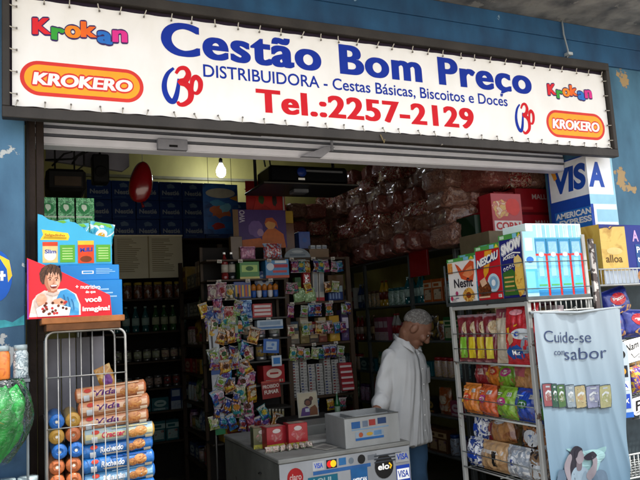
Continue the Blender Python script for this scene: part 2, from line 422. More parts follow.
mb = MB(); q = atY(240, 133, 3.47); mb.box(q.x-.05, q.x+.13, 3.484, 3.489, 2.615, 2.65, mat('#4a4d55', .5)); part('vent', mb, sh)
mb = MB(); mb.box(.02, .05, 3.44, 3.49, 0.0, 2.655, mat('#7f7f7c', .5, .3)); part('guide_rail', mb, sh)

# ------------------------------------------------------------------ the big sign
SY = 3.2
sign = empty('shop_sign', 'long white vinyl shop sign in a black metal frame over the doorway', 'sign', (1.81, SY, 2.54))
FX0, FX1, FZ0, FZ1 = -.078, 3.70, 2.535, 3.195
FM = wall_mat('#241f1b', '#37322d', '#7d766c', 16, .70, 2.7, .9)
mb = MB(); t = .052
mb.box(FX0, FX1, SY-.03, SY+.02, FZ0, FZ0+t, FM, .003); mb.box(FX0, FX1, SY-.03, SY+.02, FZ1-t, FZ1, FM, .003)
mb.box(FX0, FX0+t*.62, SY-.03, SY+.02, FZ0+t, FZ1-t, FM, .003); mb.box(FX1-t*.62, FX1, SY-.03, SY+.02, FZ0+t, FZ1-t, FM, .003)
mb.box(FX0+.02, FX1-.02, SY+.015, FY-.01, FZ0+.045, FZ1-.02, mat('#2a2030', .7)); part('frame', mb, sign)
BX0, BX1, BZ0, BZ1 = -.036, 3.662, 2.6, 3.118
VIN = wall_mat('#f7f5f2', '#ece9e2', '#d9d2c2', 3.2, .71, 6.2, .8)
mb = MB()
def bw(u, v):
    x = BX0+(BX1-BX0)*u; z = BZ0+(BZ1-BZ0)*v
    edge = math.exp(-min(v, 1-v)*40)
    sc_ = .0016*edge*math.cos(x/.1155*2*math.pi)
    pull = .0022*edge*abs(math.cos(x/.1155*math.pi))
    return (x, SY+pull+.003*noise.noise(Vector((x*1.6, z*2, 0))), z + (sc_ if v > .5 else -sc_))
mb.grid(bw, 340, 24, VIN); part('banner', mb, sign)
def SS(u, v, e): return (u, SY+.003*noise.noise(Vector((u*1.6, v*2, 0)))-.0004-e, v)
NAVY = mat('#14329c', .7, .04); TRED = mat('#d01c28', .7, .04)
def sprint(name, lst): mb = MB(); mb.prints(SS, lst, e0=.0008, de=.0003); return part(name, mb, sign)
sprint('lettering', [('text', 'Cestão Bom Preço', .648, 3.012, 2.926, 3.09, NAVY, dict(bold=.022, space=1.1, fat=.0065))])
sprint('lettering', [('text', 'DISTRIBUIDORA - Cestas Básicas, Biscoitos e Doces', .852, 2.806, 2.825, 2.889, NAVY, dict(bold=.012))])
sprint('lettering', [('text', 'Tel.:2257-2129', 1.136, 2.528, 2.663, 2.783, TRED, dict(bold=.02, space=1.1, fat=.006))])
def arc(cx, cz, rx, rz, a0, a1, n=14): return [(cx+rx*math.cos(rad(a0+(a1-a0)*i/n)), cz+rz*math.sin(rad(a0+(a1-a0)*i/n))) for i in range(n+1)]
def taper(n, w, lo=.25): return [w*(lo+(1-lo)*math.sin(math.pi*(.08+.84*i/(n-1)))) for i in range(n)]
def swirl(x0, x1, z0, z1):
    w, h = x1-x0, z1-z0; X = lambda u: x0+u*w; Z = lambda v: z0+v*h
    a = [(X(u), Z(v)) for u, v in [(.3, .93), (.14, .78), (.05, .55), (.06, .32), (.16, .14), (.27, .12), (.35, .28), (.4, .5), (.42, .68)]]
    b = [(X(u), Z(v)) for u, v in [(.35, .8), (.45, .93), (.6, .95), (.68, .82), (.6, .66), (.46, .6), (.6, .56), (.72, .42), (.7, .2), (.55, .07), (.42, .05), (.37, .12)]]
    c = [(X(u), Z(v)) for u, v in [(.76, .3), (.75, .5), (.78, .68), (.88, .76), (.98, .66), (.97, .48), (.88, .36), (.78, .38)]]
    a, b, c = crom(a), crom(b), crom(c)
    sprint('logo', [('rib', a, taper(len(a), w*.15), NAVY), ('rib', b, taper(len(b), w*.17), TRED), ('rib', c, taper(len(c), w*.14), TRED)])
swirl(.643, .838, 2.655, 2.868); swirl(2.858, 3.01, 2.648, 2.86)
def krok(x0, x1, z0, z1):
    cols = ['#e2262e', '#38a338', '#f08a1c', '#ef6a1e', '#2a6fc4', '#e0328e']; s = 'Krokan'
    wts = [1.15, .85, 1.0, 1.05, 1.0, 1.0]; tot = sum(wts); x = x0; lst = []; out = []
    dk = mat('#3a2560', .4, .05)
    for i, ch in enumerate(s):
        w = (x1-x0)*wts[i]/tot; dz = [0, -.014, .004, .012, -.004, .006][i]; h = (z1-z0)*(.66 if ch in 'Kk' else .6)
        ti = [.12, -.1, 0, .1, -.1, .08][i]
        bz = z0+.012+dz
        out.append(('text', ch, x+.004, x+w-.004, bz, bz+h*(1. if ch in 'Kk' else 1.22), dk, dict(bold=.02, tilt=ti, out=.0085)))
        lst.append(('text', ch, x+.004, x+w-.004, bz, bz+h*(1. if ch in 'Kk' else 1.22), mat(cols[i], .4, .05), dict(bold=.02, tilt=ti, fat=.0045)))
        x += w
    sprint('logo', out+lst)
krok(.05, .478, 2.938, 3.05); krok(3.15, 3.54, 2.92, 3.025)
def pillp(x0, x1, z0, z1):
    mb = MB()
    def stad(g):
        r = (z1-z0)/2-g; cx0 = x0+(z1-z0)/2; cx1 = x1-(z1-z0)/2; cz = (z0+z1)/2
        return [(cx1+r*math.cos(rad(a)), cz+r*math.sin(rad(a))) for a in range(-90, 91, 9)] + [(cx0+r*math.cos(rad(a)), cz+r*math.sin(rad(a))) for a in range(90, 271, 9)]
    R2 = mat('#d9342b', .4, .05); O2 = mat('#f5a623', .4, .05); h = z1-z0; w = x1-x0
    mb.prints(SS, e0=.0006, de=.0004, lst=[('fpoly', stad(0), R2), ('fpoly', stad(.018), O2),
        ('text', 'KROKERO', x0+w*.1, x1-w*.1, z0+h*.325, z0+h*.655, R2, dict(bold=.02, shear=.12, out=.009)),
        ('text', 'KROKERO', x0+w*.1, x1-w*.1, z0+h*.325, z0+h*.655, WHITE, dict(bold=.02, shear=.12, fat=.003))])
    part('logo', mb, sign)
pillp(-.004, .55, 2.655, 2.822); pillp(3.112, 3.626, 2.648, 2.832)
CL = mat('#b9b4a8', .4, .2, metal=.3)
gm = MB(); gm.tube([(0, -.012, -.012), (0, -.018, .010), (0, -.026, .02)], .0028, CL); gm.box(-.004, .004, -.016, -.008, -.015, -.008, mat('#6b6660', .5))
gme = gm.mesh('banner_tie')
k = 0
for i in range(32):
    x = BX0+.02+(BX1-BX0-.04)*i/31+RN.uniform(-.012, .012)
    for z, fl in ((BZ1-.008, 1), (BZ0+.008, -1)):
        inst(gme, 'banner_tie', None, None, (x, SY, z), 0, None, None, (0, (0 if fl > 0 else math.pi)+RN.uniform(-.35, .35), 0)); k += 1
for j in range(5):
    z = BZ0+.05+(BZ1-BZ0-.1)*j/4
    for x, a in ((BX0+.008, -math.pi/2), (BX1-.008, math.pi/2)): inst(gme, 'banner_tie', None, None, (x, SY, z), 0, None, None, (0, a, 0))
for o in [o for o in COL.objects if o.name.startswith('banner_tie')]:
    o.parent = sign; o.matrix_parent_inverse = Matrix.Translation(-Vector(sign.location))
# a frayed string end under the frame
mb = MB(); q = atY(382, 138, SY-.035); mb.tube([(q.x-.01, SY-.036, FZ0+.035), (q.x, SY-.04, FZ0+.01), (q.x+.01, SY-.037, FZ0-.012), (q.x+.016, SY-.036, FZ0+.01)], .0035, mat('#8a7a58', .8)); part('string', mb, sign)

# ------------------------------------------------------------------ card sticker wrapped round the right pilaster corner
st = MB(); SB = mat('#1f4aa8', .4, .06); SW = mat('#eef1f4', .4, .04); SL = mat('#9fd2e6', .4, .06); AX = mat('#2a74c8', .4, .06)
x_, y0_, y1_ = DW1, FY, 3.665; z0s, z1s = 1.96, 2.575; tk = .006; xr = 3.765
st.box(x_-tk, x_, y0_-tk, y1_, z0s, z1s, SB); st.box(x_, xr, y0_-tk, y0_, z0s, z1s, SB)
LW = y1_-y0_+tk
def SLf(u, v, e): return (x_-tk-e, y1_-u*LW, z0s+v*(z1s-z0s))
RW = xr-x_+tk
def SRf(u, v, e): return (x_-tk+u*RW, y0_-tk-e, z0s+v*(z1s-z0s))
st.prints(SLf, [('rect', .04, .55, 1, .985, SW), ('text', 'VIS', .14, .97, .65, .9, SB, dict(bold=.05, shear=.12)),
    ('poly', [(.09, .93), (.2, .93), (.25, .82), (.17, .80)], mat('#e8a03a', .4)),
    ('rect', .1, .2, 1, .42, AX), ('text', 'AMERICAN', .12, 1.0, .34, .4, WHITE, dict(bold=.04)), ('text', 'EXPRESS', .2, 1.0, .255, .315, WHITE, dict(bold=.04))])
st.prints(SRf, [('rect', 0, .55, .93, .985, SW), ('rect', .93, .0, 1.0, .985, SL), ('text', 'A', .02, .62, .65, .9, SB, dict(bold=.05, shear=.12)),
    ('rect', 0, .44, .93, .55, SL), ('rect', .1, .2, .98, .44, SW), ('rect', .2, .24, .98, .38, SL), ('text', 'N', .0, .1, .34, .4, BLUE, dict(bold=.04))])
tag(st.build('card_sticker'), 'white and blue credit card sign wrapped round the right door pillar corner', 'sign')
# ------------------------------------------------------------------ left: wire cage with biscuit rolls
STEEL = mat('#a3a39f', .38, .2, 14, metal=.75); STEELP = mat('#9aa09c', .45, .2, 14, metal=.3)
def P_cage(px, py, Y=3.05): return atY(px, py, Y)
cx0, cx1, cy0, cy1 = .092, .415, 3.05, 3.43
cage = empty('wire_cage', 'grey wire cage with rounded top holding biscuit rolls under a wooden plank', 'display cage', ((cx0+cx1)/2, 3.24, 0))
def cpart(name, mb): o = mb.build(name); o.parent = cage; o.matrix_parent_inverse = Matrix.Translation(-Vector(cage.location)); return o
mb = MB()
def hoop(y, r=.0055):
    c = .035; pts = [(cx0, y, .0)] + [(cx0, y, 1.57-c)] + [(cx0+c-c*math.cos(rad(a)), y, 1.57-c+c*math.sin(rad(a))) for a in range(15, 91, 15)]
    pts += [(cx1-c+c*math.sin(rad(a)), y, 1.57-c+c*math.cos(rad(a))) for a in range(0, 91, 15)] + [(cx1, y, 0)]
    mb.tube(pts, r, STEEL, 8)
hoop(cy0); hoop(cy1)
for x in (cx0, cx1):
    for z in (.15, .8, 1.53): mb.tube([(x, cy0, z), (x, cy1, z)], .004, STEEL)
cpart('frame', mb)
mb = MB()
for i in range(1, 7): x = cx0+(cx1-cx0)*i/7; mb.tube([(x, cy0-.003, .16), (x, cy0-.003, 1.565)], .0026, STEEL)
for z in (.2, .55, .9, 1.17, 1.38): mb.tube([(cx0, cy0-.008, z), (cx1, cy0-.008, z)], .0026, STEEL)
cpart('front_grille', mb)
mb = MB()
for i in range(1, 8): y = cy0+(cy1-cy0)*i/8; mb.tube([(cx0, y, .16), (cx0, y, 1.53)], .0024, STEEL)
for z in (.55, .9, 1.2): mb.tube([(cx0-.004, cy0, z), (cx0-.004, cy1, z)], .0024, STEEL)
cpart('side_grille', mb)
mb = MB(); 
for i, c in enumerate(('#66656a', '#77767c', '#5c5b60', '#6e6d73')): mb.box(cx0+.012+.066*i, cx0+.074+.066*i, cy1-.03-.002*(i % 2), cy1-.018, .2, 1.54, mat(c, .7, .3, 5), .002)
cpart('back_board', mb)
mb = MB()
for i in range(9): x = cx0+(cx1-cx0)*i/8; mb.tube([(x, cy0, .60), (x, cy1, .60)], .0026, STEEL)
mb.tube([(cx0, cy0, .596), (cx1, cy0, .596)], .003, STEEL); mb.tube([(cx0, cy1, .596), (cx1, cy1, .596)], .003, STEEL); cpart('shelf', mb)
# plank
mb = MB(); mb.box(-.168, .168, 0, .41, 0, .026, mat('#9a6238', .55, .3, 12, bump=.2), .003)
mb.box(-.15, .15, .002, .39, -.03, -.001, mat('#5d3b22', .7, .3), .002)
PLK = (.243, 3.02, 1.603); tag(mb.build('wooden_plank', loc=PLK), 'worn brown wooden plank lying on top of the wire cage', 'plank')
PZ = PLK[2]+.026
DARK[0] = .76  # low-level shade put into the colours of the biscuit rolls
# rolls: ends toward the street (left columns)
BISB = pic(['#1f5fb8', '#3c86d8', '#1a4f9e'], 14); BISO = pic(['#c56f3a', '#d98a52', '#b35a2c'], 14); BISY = pic(['#c9a04a', '#d9b765', '#a97c30'], 14)
EB = mat('#2d6fc0', .35, .15, 40, coat=.3); EO = mat('#b8683c', .4, .2, 40, coat=.3); EY = mat('#b98f3e', .4, .2, 40, coat=.3)
def rollmesh(kind, L):
    base, end = {'b': (BISB, EB), 'o': (BISO, EO), 'y': (BISY, EY)}[kind]
    mb = roll(L, .031, base, endm=end, seed=ord(kind))
    mb.lathe([(.007, -L/2-.003), (.001, -L/2-.003)], mat('#e8e2d2', .5), 8, (0, 0, .031), 'x'); return mb.mesh('biscuit_roll')
rm = {k: rollmesh(k, .28) for k in 'boy'}
cols = {0: 'bbboobyb', 1: 'bboobboo'}
pos = [(56, 387, 'b'), (67, 383, 'o'), (62, 403, 'y'), (56, 417, 'b'), (71, 415, 'b'), (57, 431, 'o'), (71, 430, 'o'), (57, 445, 'o'), (72, 443, 'o'), (57, 460, 'b'), (71, 458, 'b'), (57, 474, 'b'), (71, 472, 'b')]
# two columns stacked from the cage shelf up
zz = .603; r_ = .0335
colname = {'b': 'blue', 'o': 'orange-brown', 'y': 'yellow'}
layout = [('bb', 'lowest'), ('bb', ''), ('bb', ''), ('bb', ''), ('bb', ''), ('oo', ''), ('oo', ''), ('bb', ''), ('yo', ''), ('by', '')]
nl = len(layout)
topz = .603+(nl)*.0585
for j, (pair, _) in enumerate(layout):
    for i in (0, 1):
        k = pair[i]
        x = cx0+.04+i*.0655 + (.0 if j != 7 else .01)
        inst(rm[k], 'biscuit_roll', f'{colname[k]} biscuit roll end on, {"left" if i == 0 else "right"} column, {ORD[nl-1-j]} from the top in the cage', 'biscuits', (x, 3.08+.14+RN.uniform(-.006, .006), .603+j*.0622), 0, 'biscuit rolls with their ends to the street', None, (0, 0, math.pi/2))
# rolls lying crosswise, on the right
def cross(kind, txt, tcol):
    base = {'b': pic(['#114a98', '#2370b8', '#1b5ca6'], 9, bump=.25, coat=.5), 'l': pic(['#2f78b0', '#5a98c4', '#2a6aa0'], 9, bump=.25, coat=.5), 'o': pic(['#b8764c', '#cc9068', '#b0683e'], 9, bump=.25, coat=.5), 'y': pic(['#cfa94a', '#8fb0c0', '#e0c060'], 6)}[kind]
    end = {'b': EB, 'l': EB, 'o': EO, 'y': EY}[kind]
    pal_ = {'b': ['#123f88', '#d8c8a8', '#7a3a1a'], 'l': ['#8fb8d4', '#e0d0b0', '#8a4a22'], 'o': ['#d8b494', '#f0e0c8', '#a0522a'], 'y': ['#c8c090', '#e8dcb0', '#9a6a2a']}[kind]
    CK = pic([pal_[2], '#c88a4a', pal_[2], '#e0b070'], 60)
    fr = [('rect', .04, .38, .96, .64, mat(pal_[0], .35, .1, coat=.4), (14, 5))] if kind != 'b' else [('rect', .3, .25, .72, .3, mat(pal_[1], .4), (8, 2))]
    fr += [('ell', .8, .52, .09, .26, CK), ('ell', .69, .42, .07, .2, CK), ('text', txt, .26, .58, .42, .66, mat(tcol, .4), dict(bold=.03, shear=.2)), ('rect', .28, .33, .56, .36, mat(pal_[1], .4), (6, 2)), ('rect', .12, .2, .2, .5, mat('#c8d0d6', .4), (3, 5)), ('rect', .86, .1, .96, .3, mat(pal_[1], .4), (3, 3)), ('ell', .18, .7, .05, .1, mat('#b83a2a', .4)), ('rect', .4, .78, .9, .84, mat(pal_[0], .4), (8, 2))]
    return roll(.3, .0315, base, endm=end, fr=fr, seed=len(txt)+ord(kind)).mesh('biscuit_roll')
cm = {'b': cross('b', 'Recheado', '#d9dee4'), 'l': cross('l', 'Maria', '#e2e4e8'), 'o': cross('o', 'Vida', '#5a2a6a'), 'y': cross('y', 'Cracker', '#c02a52')}
seq = ['b', 'b', 'b', 'l', 'b', 'l', 'b', 'b', 'y', 'o', 'o', 'o']
cn = {'b': 'deep blue', 'l': 'light blue', 'o': 'orange', 'y': 'yellow and blue'}
for j, k in enumerate(seq):
    x = .262+.155 - (.0 if k in 'bly' else .022) + RN.uniform(-.006, .006)
    inst(cm[k], 'biscuit_roll', f'{cn[k]} biscuit roll lying sideways in the cage, {ORD[len(seq)-1-j]} from the top', 'biscuits', (x-.03, 3.1+(.012 if j % 2 else 0), .604+j*.0602), 0, 'biscuit rolls lying sideways', None, (0, rad(-3+RN.uniform(-1.5, 1.5)), rad(-6)))
# small yellow packet tucked in on top
mb = pillow(.075, .13, .03, pic(['#c99a35', '#a5702a', '#e0c27a'], 22), 5, [('ell', .5, .5, .3, .2, mat('#7a4a8a', .4))])
tag(mb.build('snack_packet', loc=(.37, 3.16, 1.285)), 'small yellow packet tilted on top of the sideways rolls', 'packet').rotation_euler = (0, rad(-22), rad(8))

DARK[0] = 1.
# ------------------------------------------------------------------ cartons on the plank
REDC = mat('#dd2230', .38, .05, 8, coat=.2); PUR = pic(['#6a2a80', '#b03a90', '#4a7ab0'], 20)
pl = [atY(x, y, 3.05) for x, y in ((27, 258), (62, 272), (110, 295), (112, 315), (30, 318))]
base_z = PZ
poly = [(pl[0].x, pl[0].z), (pl[1].x, pl[1].z), (pl[2].x, pl[2].z), (pl[3].x, base_z), (pl[0].x, base_z)]
x0c, x1c = pl[0].x, pl[3].x; Wc, Hc = x1c-x0c, pl[0].z-base_z
mb = MB(); mb.prism([(a-x0c, b-base_z) for a, b in reversed(poly)], 0, .12, mat('#c01f2c', .45, .06), REDC)
def SR(u, v, e): return (u*Wc, -e, v*Hc)
SKIN = pic(['#c98a6a', '#e0a586', '#edb89c'], 26, coat=0); HAIR = pic(['#2a1812', '#4a3022', '#6a4630'], 70, coat=0); TEE = pic(['#2f7ab0', '#3f9ad2', '#6ab4de'], 22, coat=0)
def blob(cu, cv, ru, rv, n=22, jit=.1, sd=1, a0=0):
    q = random.Random(sd); return [(cu+ru*(1+q.uniform(-jit, jit))*math.cos(2*math.pi*i/n), cv+rv*(1+q.uniform(-jit, jit))*math.sin(2*math.pi*i/n)) for i in range(n)]
mb.prints(SR, [
    ('poly', [(.02, .03), (.62, .03), (.62, .2), (.57, .38), (.45, .48), (.35, .47), (.22, .45), (.12, .4), (.06, .3)], pic(['#d0b8aa', '#f0e4de', '#e8d4c8'], 20, coat=0)),
    ('poly', [(.36, .03), (.6, .03), (.6, .22), (.55, .38), (.46, .47), (.38, .44), (.33, .3)], TEE),
    ('poly', [(.03, .1), (.1, .38), (.2, .46), (.3, .4), (.28, .2), (.2, .05)], pic(['#c8a894', '#ead8ce', '#dcc0b0'], 24, coat=0)),
    ('poly', [(.23, .5), (.24, .4), (.34, .4), (.35, .5)], mat('#b87a5c', .5)),
    ('poly', [(.192, .66), (.2, .56), (.225, .49), (.265, .445), (.3, .44), (.34, .47), (.37, .53), (.385, .62), (.38, .72), (.34, .79), (.25, .8), (.2, .75)], SKIN),
    ('poly', [(.192, .66), (.2, .56), (.225, .49), (.265, .445), (.28, .45), (.25, .52), (.235, .62), (.225, .72), (.205, .74)], mat('#b97c60', .5, .1, 40)), ('poly', [(.33, .6), (.36, .6), (.365, .55), (.34, .53)], mat('#eab59c', .5)), ('poly', [(.25, .71), (.33, .71), (.34, .75), (.26, .76)], mat('#e8b498', .5)),
    ('poly', [(.15, .62), (.14, .74), (.165, .82), (.21, .87), (.27, .895), (.335, .875), (.385, .81), (.405, .72), (.4, .63), (.385, .58), (.378, .68), (.365, .74), (.35, .70), (.335, .76), (.315, .71), (.295, .77), (.27, .72), (.25, .76), (.235, .7), (.215, .72), (.2, .63), (.195, .56), (.175, .56)], HAIR),
    *[('rib', [(.17+.03*i, .66+.02*(i % 3)), (.19+.028*i, .78+.01*(i % 2)), (.23+.022*i, .86)], .006, mat(['#5a3a26', '#23140d'][i % 2], .5)) for i in range(8)],
    ('rib', [(.238, .655), (.262, .667), (.282, .66)], .009, mat('#3a2419', .5)), ('rib', [(.318, .658), (.338, .663), (.358, .648)], .009, mat('#3a2419', .5)),
    ('poly', [(.242, .632), (.262, .642), (.28, .63), (.262, .622)], mat('#d8c4b8', .5)), ('poly', [(.32, .628), (.338, .638), (.356, .625), (.338, .618)], mat('#d8c4b8', .5)), ('ell', .263, .632, .008, .012, BLACK), ('ell', .337, .628, .008, .012, BLACK),
    ('rib', [(.305, .645), (.312, .59), (.3, .575)], .008, mat('#c08468', .5)), ('poly', [(.29, .575), (.318, .578), (.31, .566), (.296, .564)], mat('#a8684e', .5)),
    ('poly', [(.258, .535), (.285, .545), (.325, .548), (.352, .542), (.335, .5), (.305, .485), (.275, .5)], mat('#7a2a28', .5)), ('poly', [(.265, .535), (.285, .542), (.325, .545), (.346, .54), (.335, .522), (.28, .518)], mat('#efe8e2', .5)),
    ('poly', [(.21, .4), (.24, .43), (.3, .41), (.35, .44), (.37, .4), (.3, .36)], mat('#cfbcb0', .5)), *[('rib', [(.08+.05*i, .3-.02*i), (.1+.05*i, .18), (.12+.05*i, .1)], .012, mat('#c8b4a8', .5)) for i in range(3)], *[('rib', [(.42+.045*i, .38-.04*i), (.44+.045*i, .24), (.46+.04*i, .12)], .012, mat('#2a6a9c', .5)) for i in range(3)],
    ('poly', blob(.36, .25, .09, .07, 14, .2, 4), SKIN), ('poly', blob(.16, .3, .06, .1, 14, .15, 5), SKIN),
    ('poly', [(.12, .03), (.1, .16), (.2, .24), (.36, .22), (.5, .16), (.48, .03)], mat('#f4f2ee', .4)),
    *[('ell', .14+.32*random.Random(i).random(), .06+.2*random.Random(i+50).random()*(1), .016, .022, mat(['#5a2a1a', '#7a3a22', '#c03a3a'][i % 3], .5)) for i in range(22)],
    ('text', '+ nutritivo', .56, .86, .47, .535, WHITE, dict(bold=.02, tilt=-.05)), ('text', 'do que', .68, .8, .39, .43, WHITE, dict(bold=.03)),
    ('text', 'você', .67, .87, .24, .325, WHITE, dict(bold=.02, fat=.002)), ('text', 'imagina!', .64, .97, .09, .165, WHITE, dict(bold=.02, fat=.002)),
    ('rect', -.0, .0, .015, .97, mat('#8a3a9a', .4))])
def SRl(u, v, e): return (-e, .12-u*.12, v*Hc)
mb.prints(SRl, [('rect', 0, 0, 1, 1, PUR), ('rect', .1, .3, .9, .6, mat('#e8d8ea', .5))])
tag(mb.build('display_box', loc=(x0c, 3.05, base_z)), 'red display box with sloping top showing a smiling boy eating cereal', 'box')
# two flat blue boxes
LB = mat('#1f86d0', .35, .05, 8, coat=.2)
def bluebox(px0, px1, pyt, zb, Y, label, flip):
    a = atY(px0, pyt, Y); b_ = atY(px1, pyt, Y); w_ = b_.x-a.x; h_ = max(a.z, b_.z)-zb-.002
    fr = [('text', 'CEREAL EM BARRA' if 0 else 'Nutri', .38 if flip else .5, .55 if flip else .62, .35, .6, WHITE, dict(bold=.03))] if 0 else []
    fr += [('rect', .36, .42, .56, .62, WHITE), ('rect', .38, .46, .54, .58, mat('#3f9ad8', .4))]
    fr += [('rect', .6, .72-.1*i, .6+.33*(.7+.3*((i*7) % 3)/2), .76-.1*i, mat('#9fd0f0', .4)) for i in range(4)]
    o = carton(w_, .2, h_, LB, fr, left=[('rect', .1, .2, .9, .8, mat('#1670b8', .4))]).build('flat_box', loc=((a.x+b_.x)/2, Y, zb))
    tag(o, label, 'box'); return zb+h_
z1 = bluebox(40, 122, 281, PZ, 3.19, 'flat blue box lying on the plank behind the red display box', 0)
z2 = bluebox(60, 119, 265, z1+.001, 3.21, 'flat blue box on top of another, just under the snack display', 1)
# light blue snack display with bags
Yd = 3.23; a = atY(38, 262, Yd); b_ = atY(112, 262, Yd); wD = b_.x-a.x; hD = atY(38, 214, Yd).z-z2-.001
LC = mat('#3fb4dc', .38, .05, 8, coat=.2); LC2 = mat('#2a6fae', .45)
top = [(0, 1.0), (.06, .98), (.14, .9), (.24, .86), (.34, .82), (.42, .86), (.5, .84), (.58, .76), (.66, .66), (.76, .6), (.88, .56), (1, .54)]
poly = [(0, 0), (1, 0)] + top[::-1]
mb = MB(); mb.prism([(p[0]*wD, p[1]*hD) for p in poly[::-1]][::1], 0, .004, LC2, LC)
mb.prism([(0, 0), (0, hD*.96), (wD*.02, hD*.96), (wD*.02, 0)], .004, .16, LC2); mb.prism([(wD*.98, 0), (wD*.98, hD*.53), (wD, hD*.53), (wD, 0)], .004, .16, LC2); mb.box(0, wD, .156, .16, 0, hD*.5, LC2); mb.box(0.002, wD-.002, .004, .156, .001, .005, LC2)
def SD(u, v, e): return (u*wD, -e, v*hD)
GRN = mat('#5fae3a', .4, .08)
def chart(u): return [('rect', u, .06, u+.2, .4, GRN)] + [('rect', u+.03, .12+.05*i, u+.17, .14+.05*i, mat('#b8e08a', .5)) for i in range(5)]
mb.prints(SD, [('poly', [(.03, .5), (.4, .49), (.42, .56), (.4, .63), (.05, .7), (.07, .6)], mat('#f0d23a', .4)), ('poly', [(.07, .52), (.38, .51), (.38, .55), (.08, .57)], mat('#c09a20', .4)),
    ('text', 'Salgadinho', .09, .36, .575, .62, mat('#b06a18', .4), dict(bold=.03, tilt=-.04)),
    ('rect', .06, .06, .26, .46, mat('#e9d08a', .4)), ('rect', .06, .38, .26, .46, mat('#d94a2a', .4)), ('ell', .16, .2, .08, .1, mat('#f0efe6', .4)), ('text', 'Slim', .09, .24, .24, .31, BLUE, dict(bold=.03)),
    *chart(.29), ('rect', .53, .04, .75, .48, mat('#d84a22', .4)), ('rect', .53, .4, .75, .48, mat('#eec23a', .4)), ('text', 'M.ILI', .56, .73, .26, .33, BLUE, dict(bold=.05, tilt=.1)), ('ell', .64, .12, .08, .06, mat('#7a3a1a', .4)),
    *chart(.78), ('rect', 0, 0, 1, .03, mat('#2a8ac0', .4))])
SDX = a.x
tag(mb.build('snack_display_box', loc=(SDX, Yd, z2+.001)), 'light blue cardboard snack display box with wavy cut top and yellow banner', 'display box')
for i, (u, v, tilt, lab) in enumerate(((.3, .3, -8, 'teal snack bag peeking out of the middle left of the light blue display'), (.56, .26, -5, 'teal and white snack bag rising in the middle of the light blue display'), (.86, .2, 8, 'teal and white snack bag with yellow chip at the right of the blue display'))):
    wv = .12; hv = .15 if i == 2 else .135
    mb = pillow(wv, hv, .045, pic(['#2a9fc0', '#5cc4d6', '#e8f4f4', '#1f86ac'], 16, voro=True), i+3, [('ell', .45, .55, .24, .2, mat('#f0f4f2', .3, coat=.4)), ('ell', .45, .52, .14, .12, mat('#e8b430', .4)), ('ell', .62, .42, .07, .06, RED), ('poly', [(.1, .86), (.9, .86), (.8, .98), (.2, .98)], mat('#7ac24a', .4))])
    o = mb.build('snack_bag', loc=(SDX+u*wD, Yd+.04+.03*i, z2+.05 + v*hD - .04 + (.012 if i == 2 else 0))); o.rotation_euler = (rad(-4), rad(tilt), rad(10*(i-1)))
    tag(o, lab, 'snack bag', 'snack bags in the light blue display')
# green cartons farther in, on a hanging shelf
gsh = empty('wall_shelf', 'dark wall shelf inside the doorway carrying green cartons', 'shelf', (.3, 3.95, 1.9))
mb = MB(); mb.box(-.05, .44, 3.85, 4.2, 1.93, 1.95, WD); o = mb.build('board'); o.parent = gsh; o.matrix_parent_inverse = Matrix.Translation(-Vector(gsh.location))
for x in (.06, .3):
    mb = MB(); mb.tube([(x, 4.18, 1.5), (x, 4.18, 1.93)], .008, STEELP); mb.tube([(x, 4.18, 1.72), (x, 3.87, 1.925)], .006, STEELP); o = mb.build('bracket'); o.parent = gsh; o.matrix_parent_inverse = Matrix.Translation(-Vector(gsh.location))
gm_ = carton(.108, .2, .122, pic(['#12702f', '#1f9a44', '#7fd08f', '#0f6a2c', '#2aa850'], 55, voro=True), [('ell', .5, .5, .3, .25, mat('#2a8a4a', .4)), ('rect', .1, .08, .9, .14, mat('#cfe0c8', .5)), ('poly', blob(.5, .55, .16, .16, 12, .3, 8), mat('#d8e8d0', .5))]).mesh('green_carton')
for j in range(3):
    for i in range(3): inst(gm_, 'green_carton', f'dark green carton, {ORD[2-j]} row down, {ORD[i]} from the left, behind the snack display', 'carton', (atY(37+18.0*i, 200, 3.95).x+.055, 3.9, 1.95+j*.1225), 0, 'green cartons piled inside the doorway')

# ------------------------------------------------------------------ far left: sticker on the pilaster, clear jars, green bag
sy = FY-.004
def atW(px, py): q = atY(px, py, FY); return q.x, q.z
mb = MB(); x_c, z_c = atW(-3, 276); rx, rz = .062, .115
def SW_(u, v, e): return (u, FY-.001-e, v)
mb.prints(SW_, [('ell', x_c, z_c, rx, rz, mat('#1a5fc0', .35, .05)), ('poly', [(x_c, z_c+.1), (x_c+.05, z_c+.07), (x_c+.062, z_c+.0), (x_c+.045, z_c-.03), (x_c+.04, z_c+.03)], mat('#f0cf3a', .4)), ('rib', [(x_c-.03, z_c), (x_c+.035, z_c+.002)], .012, WHITE), ('rib', [(x_c+.02, z_c+.022), (x_c+.02, z_c-.022)], .012, WHITE)])
tag(mb.build('wall_sticker'), 'round blue sticker with yellow swoosh on the left pilaster', 'sticker')
mb = MB(); q0 = atW(0, 323); q1 = atW(25, 317)
mb.prints(SW_, [('poly', [(q0[0]-.08, q0[1]-.03), (q1[0]-.003, q1[1]-.035), (q1[0]-.003, q1[1]+.01), (q0[0]+.05, q0[1]+.0), (q0[0]+.02, q0[1]+.012), (q0[0]-.08, q0[1]+.015)], mat('#49a9b4', .7, .25, 30))])
tag(mb.build('torn_poster'), 'torn strip of teal poster left on the left pilaster', 'poster')
